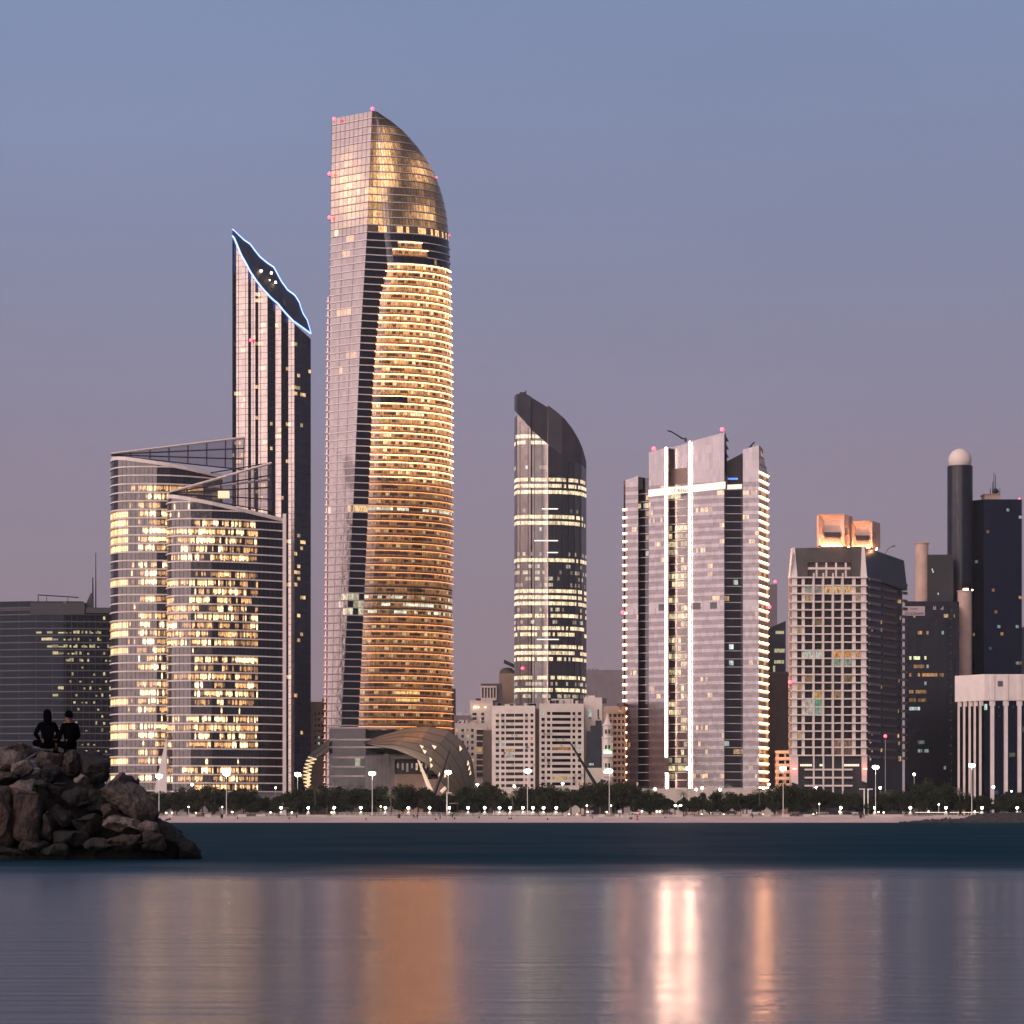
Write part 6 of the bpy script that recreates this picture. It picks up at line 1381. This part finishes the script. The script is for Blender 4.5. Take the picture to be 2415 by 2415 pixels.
    for q, r in ((nm + Vector((0, -.105, -.01)), .014), (nm + Vector((-.085, .01, -.01)), .016), (nm + Vector((.085, .01, -.01)), .016)): V.append(q); Rr.append(r); E.append((idx['hb'], len(V) - 1))
    skinned('body', V, E, Rr, t, SKIN, idx['pel'], 1)
    def sub(nm_, keys, edges, k, mat):
        vv = [Vector(J[a]) for a in keys]; ii = {a: i for i, a in enumerate(keys)}
        skinned(nm_, vv, [(ii[a], ii[b]) for a, b in edges], [rad[a] * k + .012 for a in keys], t, CLOTH[mat], 0, 1)
    ks = ['pel', 'bel', 'che', 'nec', 'ls', 'le', 'rs', 're']; es = [('pel', 'bel'), ('bel', 'che'), ('che', 'nec'), ('che', 'ls'), ('ls', 'le'), ('che', 'rs'), ('rs', 're')]
    if sleeves: ks += ['lw', 'rw']; es += [('le', 'lw'), ('re', 'rw')]
    sub('shirt', ks, es, 1.13, top)
    sub('trousers', ['pel', 'lh', 'lk', 'la', 'rh', 'rk', 'ra', 'bel'], [('pel', 'lh'), ('lh', 'lk'), ('lk', 'la'), ('pel', 'rh'), ('rh', 'rk'), ('rk', 'ra'), ('pel', 'bel')], 1.08, legs)
    g = MB(); c = (hb + ht) / 2 + Vector((0, .018, .025)); Rh = .112
    for i in range(9):
        for jx in range(14):
            def S(a, b): th = math.pi * .70 * a / 9; ph = 2 * math.pi * b / 14; return (c.x + Rh * .88 * math.sin(th) * math.cos(ph), c.y + Rh * math.sin(th) * math.sin(ph) + .02 * (a / 9), c.z + .035 + Rh * 1.02 * math.cos(th))
            if i >= 6 and 8 <= jx <= 12: continue
            g.face([S(i, jx), S(i + 1, jx), S(i + 1, jx + 1), S(i, jx + 1)])
    if longhair:
        P = [c + Vector((0, .06, 0)), c + Vector((0, .10, -.14)), c + Vector((0, .11, -.27))]
        for a, b, r0, r1 in ((P[0], P[1], .10, .10), (P[1], P[2], .10, .06)): g.tube(a, b, r0, r1, 10)
    me = bpy.data.meshes.new('hair'); me.from_pydata(g.v, [], g.f); me.materials.append(CLOTH[hair]); o = bpy.data.objects.new('hair', me); col.objects.link(o); o.parent = t
    return t
def beach_z(Y): return lerp_tab([(1100, .15), (1106, .9), (1114, 1.7), (1122, 2.25)], Y)
BP = [(862, 1107, 'sit_knee', 90, 'person sitting on the sand, leaning back, left of the black bin', 'black', 'grey'), (976, 1112, 'stand', 0, 'person in black standing, left one of the trio before the tallest tower', 'black', 'black'), (980, 1112, 'walk', 40, 'person in white standing, middle one of the trio before the tallest tower', 'white', 'grey'),
      (984, 1111, 'stand', 180, 'person in dark clothes standing, right one of the trio before the tallest tower', 'navy', 'black'), (1027, 1106, 'sit_knee', 60, 'person sitting near the waterline below the shell canopy', 'black', 'brown'), (1038, 1108, 'stand', 200, 'person standing beside a seated one near the waterline below the canopy', 'grey', 'black'),
      (1067, 1113, 'walk', 180, 'person walking along the sand below the right of the canopy', 'black', 'black'), (1072, 1109, 'sit_knee', 20, 'person crouched on the sand beside a walker', 'black', 'navy'), (1130, 1113, 'sit_cross', 0, 'person seated alone on the sand before the low cream block', 'black', 'brown'),
      (1200, 1109, 'sit_knee', 90, 'person seated in the dark pair before the thirteen-row flats, left one', 'black', 'black'), (1206, 1109, 'sit_cross', 0, 'person seated in the dark pair before the thirteen-row flats, right one', 'navy', 'black'), (1291, 1107, 'sit_knee', 30, 'person seated low on the sand before the ribbon-window flats', 'black', 'black'),
      (1397, 1112, 'sit_knee', 0, 'person seated before the grey-blue stepped block', 'black', 'grey'), (1486, 1109, 'sit_cross', 0, 'person seated on the sand, left of the red rescue stand', 'black', 'black'), (1490, 1109, 'sit_knee', 0, 'person seated on the sand, touching distance from the red rescue stand', 'navy', 'black'),
      (1568, 1113, 'sit_knee', 90, 'person seated on the sand before the left light strip', 'black', 'black'), (1775, 1112, 'stand', 0, 'person standing on the sand beside the bench-like shelter', 'black', 'brown'), (2037, 1114, 'walk', 90, 'person walking right of the black bin below the grid tower', 'black', 'black'), (700, 1112, 'stand', 30, 'person standing on the sand below the canopy lattice', 'black', 'black'),
      (560, 1110, 'sit_cross', 10, 'person seated on the sand below the lower curved office block', 'black', 'navy'), (683, 1109, 'sit_knee', -60, 'person lounging on the sand left of the canopy lattice', 'black', 'black')]
for px, Y, pose, rz, lb, a, b in BP:
    person((WX(px, Y), Y, beach_z(Y) + (.02 if pose in ('stand', 'walk') else .0)), R(rz), pose, lb, a, b)
# far breakwater on the right
RK = material('far_rock', (.045, .04, .042), .9, nscale=1.2, namt=.5, bump=.4)
rr = random.Random(77); g = MB()
t_far = None
me = bmesh.new()
def rock_bm(rr, sx, sy, sz, n=16, sub=0, amp=0.0):
    bm = bmesh.new()
    for k in range(n):
        v = Vector((rr.gauss(0, 1), rr.gauss(0, 1), rr.gauss(0, 1))).normalized(); v = Vector([max(-1, min(1, c * 1.35)) for c in v]) * rr.uniform(.8, 1.05); bm.verts.new((v.x * sx / 2, v.y * sy / 2, v.z * sz / 2))
    r = bmesh.ops.convex_hull(bm, input=bm.verts); bmesh.ops.delete(bm, geom=list({e for e in r['geom_interior'] + r['geom_unused'] if isinstance(e, bmesh.types.BMVert)}), context='VERTS')
    return bm
far_m = []
for k in range(8):
    bm = rock_bm(rr, 1, 1, 1, 14); m = bpy.data.meshes.new('boulder'); bm.to_mesh(m); bm.free(); m.materials.append(RK); far_m.append(m)
me.free()
bz = MB(); P = [(2118, 1939), (2160, 1934), (2210, 1931), (2270, 1929), (2296, 1922), (2325, 1916), (2420, 1914), (2620, 1912)]
for (a, za), (b, zb) in zip(P, P[1:]):
    Yb_ = 1090; q = [(WX(a, Yb_), Yb_ - 4, -.6), (WX(b, Yb_), Yb_ - 4, -.6), (WX(b, Yb_), Yb_ + 6, -.6), (WX(a, Yb_), Yb_ + 6, -.6)]; zt = WZ(za + 1.5, Yb_), WZ(zb + 1.5, Yb_)
    bz.hexa(q + [(q[0][0], Yb_ - .5, zt[0]), (q[1][0], Yb_ - .5, zt[1]), (q[2][0], Yb_ + 3, zt[1]), (q[3][0], Yb_ + 3, zt[0])])
tag(bz.build('breakwater', RK), 'dark rubble breakwater running out of the right edge by the far beach', 'breakwater')
n = 0
for k in range(260):
    px = rr.uniform(2120, 2440); zt = WZ(lerp_tab(P, px), 1090) if False else WZ(lerp_tab([(a, b) for a, b in P], px), 1090); f = rr.random(); y = 1086.5 + 4.5 * f; z = max(.0, zt * f * rr.uniform(.8, 1.05)); s = rr.uniform(.5, 1.2) * min(1.0, .35 + zt / 3)
    o = bpy.data.objects.new('boulder', far_m[k % 8]); col.objects.link(o); o.location = (WX(px, 1090), y, z); o.rotation_euler = (rr.uniform(0, 3), rr.uniform(0, 3), rr.uniform(0, 3)); o.scale = (s * 1.3, s, s)
    tag(o, 'dark boulder on the far breakwater at the right edge', 'boulder', 'boulders of the far breakwater')
# ------------------------------------------------------------------ near breakwater: rubble core and individual boulders
def rock_material(name, c, dk, wet=0.0):
    m = material(name, c, .88, nscale=2.2, namt=.4, base2=dk, bump=.7, bscale=7); t = m.node_tree; b = t.nodes['Principled BSDF']
    # weed and damp stain low on the stone, dark mineral spots
    g = N(t, 'ShaderNodeNewGeometry'); sp = N(t, 'ShaderNodeSeparateXYZ'); t.links.new(g.outputs['Position'], sp.inputs[0])
    nz = N(t, 'ShaderNodeTexNoise'); nz.inputs['Scale'].default_value = 1.6; nz.inputs['Detail'].default_value = 4; t.links.new(g.outputs['Position'], nz.inputs[0])
    h = math_(t, 'ADD', sp.outputs[2], math_(t, 'MULTIPLY', math_(t, 'SUBTRACT', nz.outputs[0], .5), .7))
    mr = N(t, 'ShaderNodeMapRange', interpolation_type='SMOOTHSTEP'); t.links.new(h, mr.inputs[0]); mr.inputs[1].default_value = .22; mr.inputs[2].default_value = .8
    old = b.inputs['Base Color'].links[0].from_socket
    n2 = N(t, 'ShaderNodeTexVoronoi'); n2.inputs['Scale'].default_value = 9; t.links.new(g.outputs['Position'], n2.inputs[0]); spot = ramp(t, n2.outputs['Distance'], [(.10, (.45, .42, .42)), (.22, (1, 1, 1))])
    c1 = mixc(t, .7, old, spot, 'MULTIPLY'); t.links.new(mixc(t, mr.outputs[0], (.006, .006, .006), c1), b.inputs['Base Color']); return m
RM = {'pale': rock_material('pale_boulder', (.17, .135, .12), (.05, .038, .034)), 'brown': rock_material('brown_boulder', (.058, .035, .027), (.016, .011, .009)), 'dark': rock_material('dark_boulder', (.016, .012, .012), (.005, .004, .004)), 'pink': rock_material('pinkish_boulder', (.10, .074, .064), (.022, .016, .015)), 'black': rock_material('black_rock', (.010, .009, .009), (.005, .005, .005))}  # black kind is a near-black base colour throughout
YR = 72.0
def boulder(px, py, w, h, d, Y, kind, label, seed, rot=0.0, n=22, amp=.05, boxy=.5):
    rr = random.Random(seed); k = PM(Y); sx, sz = w * k, h * k; bm = bmesh.new()
    for q in range(n):
        v = Vector((rr.gauss(0, 1), rr.gauss(0, 1), rr.gauss(0, 1))).normalized(); c = max(abs(v.x), abs(v.y), abs(v.z)); v = v.lerp(v / c, boxy) * rr.uniform(.88, 1.04); bm.verts.new((v.x * sx / 2, v.y * d / 2, v.z * sz / 2))
    r = bmesh.ops.convex_hull(bm, input=bm.verts); bmesh.ops.delete(bm, geom=list({e for e in r['geom_interior'] + r['geom_unused'] if isinstance(e, bmesh.types.BMVert)}), context='VERTS')
    bmesh.ops.bevel(bm, geom=bm.edges[:], offset=min(sx, sz, d) * .055, segments=2, affect='EDGES', profile=.6)
    bmesh.ops.triangulate(bm, faces=bm.faces)
    for it in range(5):
        long_ = [e for e in bm.edges if e.calc_length() > .07]
        if not long_ or len(bm.faces) > 9000: break
        bmesh.ops.subdivide_edges(bm, edges=long_, cuts=1); bmesh.ops.triangulate(bm, faces=bm.faces)
    bm.normal_update(); A = amp * 1.0
    for v in bm.verts:
        p = v.co * 1.5 + Vector((seed, 0, 0)); f = noise.fractal(p, .9, 2.1, 5) * A * 1.4 + (abs(noise.noise(p * 2.3)) - .3) * A * .9; v.co += v.normal * f
    me = bpy.data.meshes.new('boulder'); bm.to_mesh(me); bm.free(); me.materials.append(RM[kind]); me.polygons.foreach_set('use_smooth', [True] * len(me.polygons))
    o = bpy.data.objects.new('boulder', me); col.objects.link(o); o.location = (WX(px, Y), Y, WZ(py, Y)); o.rotation_euler = (rr.uniform(-.1, .1), rot, rr.uniform(-.25, .25)); tag(o, label, 'boulder', 'boulders of the near rock pile'); return o
# core
rr = random.Random(9); g = MB(); NXc, NYc = 60, 16; grid = []
prof = [(-400, 1800), (0, 1800), (60, 1805), (130, 1795), (240, 1800), (250, 1850), (262, 1870), (330, 1915), (350, 1930), (400, 1972), (440, 2002), (470, 2022)]
for i in range(NXc + 1):
    px = -900 + (478 + 900) * i / NXc; top = lerp_tab([(-900, 1800)] + prof, px) + 22; zt = max(.02, WZ(top, YR + 1.5)); row = []
    for j in range(NYc + 1):
        v = j / NYc; y = YR - .9 * min(1, .1 + zt / 1.6) + v * (5.0 * min(1, .1 + zt / 1.6)); z = -.25 + (zt + .25) * min(1, math.sin(math.pi * min(.5, v * .95)) ** .8) if v < .55 else -.25 + (zt + .25) * (1 - (v - .55) / .45)
        x = WX(px, YR + 1.2); nn = noise.fractal((x * 1.1, y * 1.1, 2), .8, 2, 4) * .16
        row.append((x, y + nn, z + nn * (0 < j < NYc)))
    grid.append(row)
for a, b in zip(grid, grid[1:]):
    for j in range(NYc): g.face([a[j], b[j], b[j + 1], a[j + 1]])
tag(g.build('rubble_core', RM['black']), 'black rubble core between the boulders of the near rock pile', 'rubble', kind='stuff')
BR = [(48, 1771, 100, 40, 1.6, 73.6, 'pink', 'wide flat pinkish boulder at the top left of the pile', 0, .45),
      (20, 1795, 84, 56, 1.3, 72.4, 'pale', 'pale cracked boulder touching the left edge near the top', .1, .5), (52, 1812, 58, 40, 1.0, 71.9, 'pale', 'pale tilted slab right of the cracked boulder', -.4, .5), (18, 1836, 80, 34, 1.1, 71.6, 'brown', 'brown flat boulder below the pale cracked one', .05, .5),
      (119, 1791, 54, 54, 1.2, 73.0, 'pink', 'squared boulder under the left seated person', 0, .8), (168, 1797, 50, 66, 1.2, 73.0, 'pink', 'tall squared boulder under the right seated person', .04, .8), (222, 1809, 72, 84, 1.5, 73.0, 'dark', 'big rounded dark boulder at the right end of the top row', 0, .6),
      (116, 1826, 48, 42, 1.0, 72.0, 'dark', 'dark rounded boulder below the seated people', .2, .5), (192, 1837, 42, 26, .7, 71.6, 'pale', 'small light wedge stone below the big rounded boulder', .25, .5), (58, 1862, 62, 40, .9, 71.2, 'pale', 'speckled pale block above the large speckled slab', -.35, .7),
      (64, 1938, 78, 140, 1.3, 70.9, 'brown', 'large upright speckled slab at the lower left', .06, .85), (10, 1925, 62, 156, 1.3, 70.8, 'brown', 'tall slab cut by the left edge of the picture', -.12, .85), (-50, 1900, 90, 150, 1.6, 71.0, 'brown', 'tall slab just beyond the left edge', .1, .7),
      (110, 1945, 22, 74, .7, 70.9, 'pink', 'narrow upright stone right of the large speckled slab', .05, .6), (78, 1995, 66, 28, .8, 70.5, 'brown', 'flat stone under the large speckled slab', .05, .6),
      (262, 1858, 96, 36, 1.2, 72.2, 'pink', 'long slanted slab leaning up to the right', -.72, .75), (300, 1850, 46, 44, 1.0, 73.4, 'dark', 'dark round boulder behind the slanted slab', 0, .3), (312, 1893, 150, 78, 1.8, 72.0, 'pink', 'huge triangular boulder on the right slope', .66, .8),
      (292, 1946, 112, 42, 1.1, 71.0, 'pale', 'long pale boulder low on the right side', .12, .5), (345, 1952, 62, 34, .9, 71.2, 'pale', 'small pale knobbly stone right of the long pale boulder', .2, .5), (300, 1990, 100, 46, 1.0, 70.7, 'brown', 'brown block at the waterline in the middle of the slope', 0, .7),
      (362, 1986, 62, 48, 1.0, 70.9, 'brown', 'square block at the waterline right of the brown block', .05, .8), (392, 1972, 110, 64, 1.4, 72.2, 'dark', 'dark slab forming the smooth right slope', .72, .85), (436, 2002, 92, 46, 1.2, 72.2, 'black', 'black wedge at the right tip of the pile', .68, .85),
      (135, 1870, 60, 44, .9, 71.8, 'dark', 'dark boulder in the hollow below the squared ones', .1, .5), (180, 1878, 66, 52, 1.0, 71.7, 'dark', 'dark boulder in the centre of the pile', -.2, .5), (225, 1892, 60, 60, 1.0, 71.7, 'black', 'black boulder left of the triangular one', .1, .5),
      (150, 1925, 70, 56, 1.0, 71.3, 'dark', 'dark boulder right of the narrow upright stone', .15, .5), (205, 1940, 66, 50, 1.0, 71.2, 'dark', 'dark boulder left of the long pale one', -.1, .5), (170, 1978, 90, 44, 1.0, 70.9, 'black', 'black boulder low in the middle of the pile', .1, .5), (232, 1990, 70, 40, .9, 70.7, 'brown', 'low brown stone left of the brown block', 0, .5),
      (95, 1850, 34, 26, .6, 71.4, 'dark', 'small dark stone right of the speckled pale block', .3, .4), (255, 1915, 40, 34, .7, 71.3, 'brown', 'small brown stone under the triangular boulder', .2, .4), (330, 1925, 50, 30, .7, 71.3, 'brown', 'thin brown slab under the triangular boulder', .5, .6),
      (-110, 1820, 110, 90, 1.8, 72.5, 'pink', 'broad boulder beyond the left edge near the top', 0, .5), (130, 2005, 70, 26, .8, 70.5, 'black', 'flat black stone at the waterline left of the middle', 0, .6), (20, 2008, 70, 26, .8, 70.4, 'black', 'flat black stone at the waterline by the left edge', 0, .6)]
for k, (px, py, w_, h_, d_, Yr, kd, lb, rot, bx) in enumerate(BR): boulder(px, py, w_, h_, d_, Yr, kd, lb, 40 + k * 3, rot, boxy=bx)

# ------------------------------------------------------------------ the two people sitting on the rocks
Ys = 72.9
p1 = person((WX(112, Ys), Ys, WZ(1766, Ys)), R(195), 'sit_cross', 'person with longer hair seated cross-legged on the rocks, back to the camera, left one', 'black', 'black', longhair=True, sleeves=True, scale=1.02)
p2 = person((WX(165, Ys), Ys, WZ(1767, Ys)), R(215), 'sit_hang', 'short-haired person in a dark shirt with a blue shoulder, seated on the rocks, right one', 'black', 'black', sleeves=True, scale=1.0)
g = bpy.data.meshes.new('shoulder_patch'); mb = MB()
for k in range(6):
    for q in range(4):
        def S(a, b): th = .25 + .9 * a / 6; ph = -.9 + 1.7 * b / 4; return (-.17 - .083 * math.sin(th) * math.cos(ph) * .9, .0 + .085 * math.sin(ph), .56 + .088 * math.cos(th))
        mb.face([S(k, q), S(k + 1, q), S(k + 1, q + 1), S(k, q + 1)])
g.from_pydata(mb.v, [], mb.f); g.materials.append(CLOTH['blue']); o = bpy.data.objects.new('shoulder_patch', g); col.objects.link(o); o.parent = p2
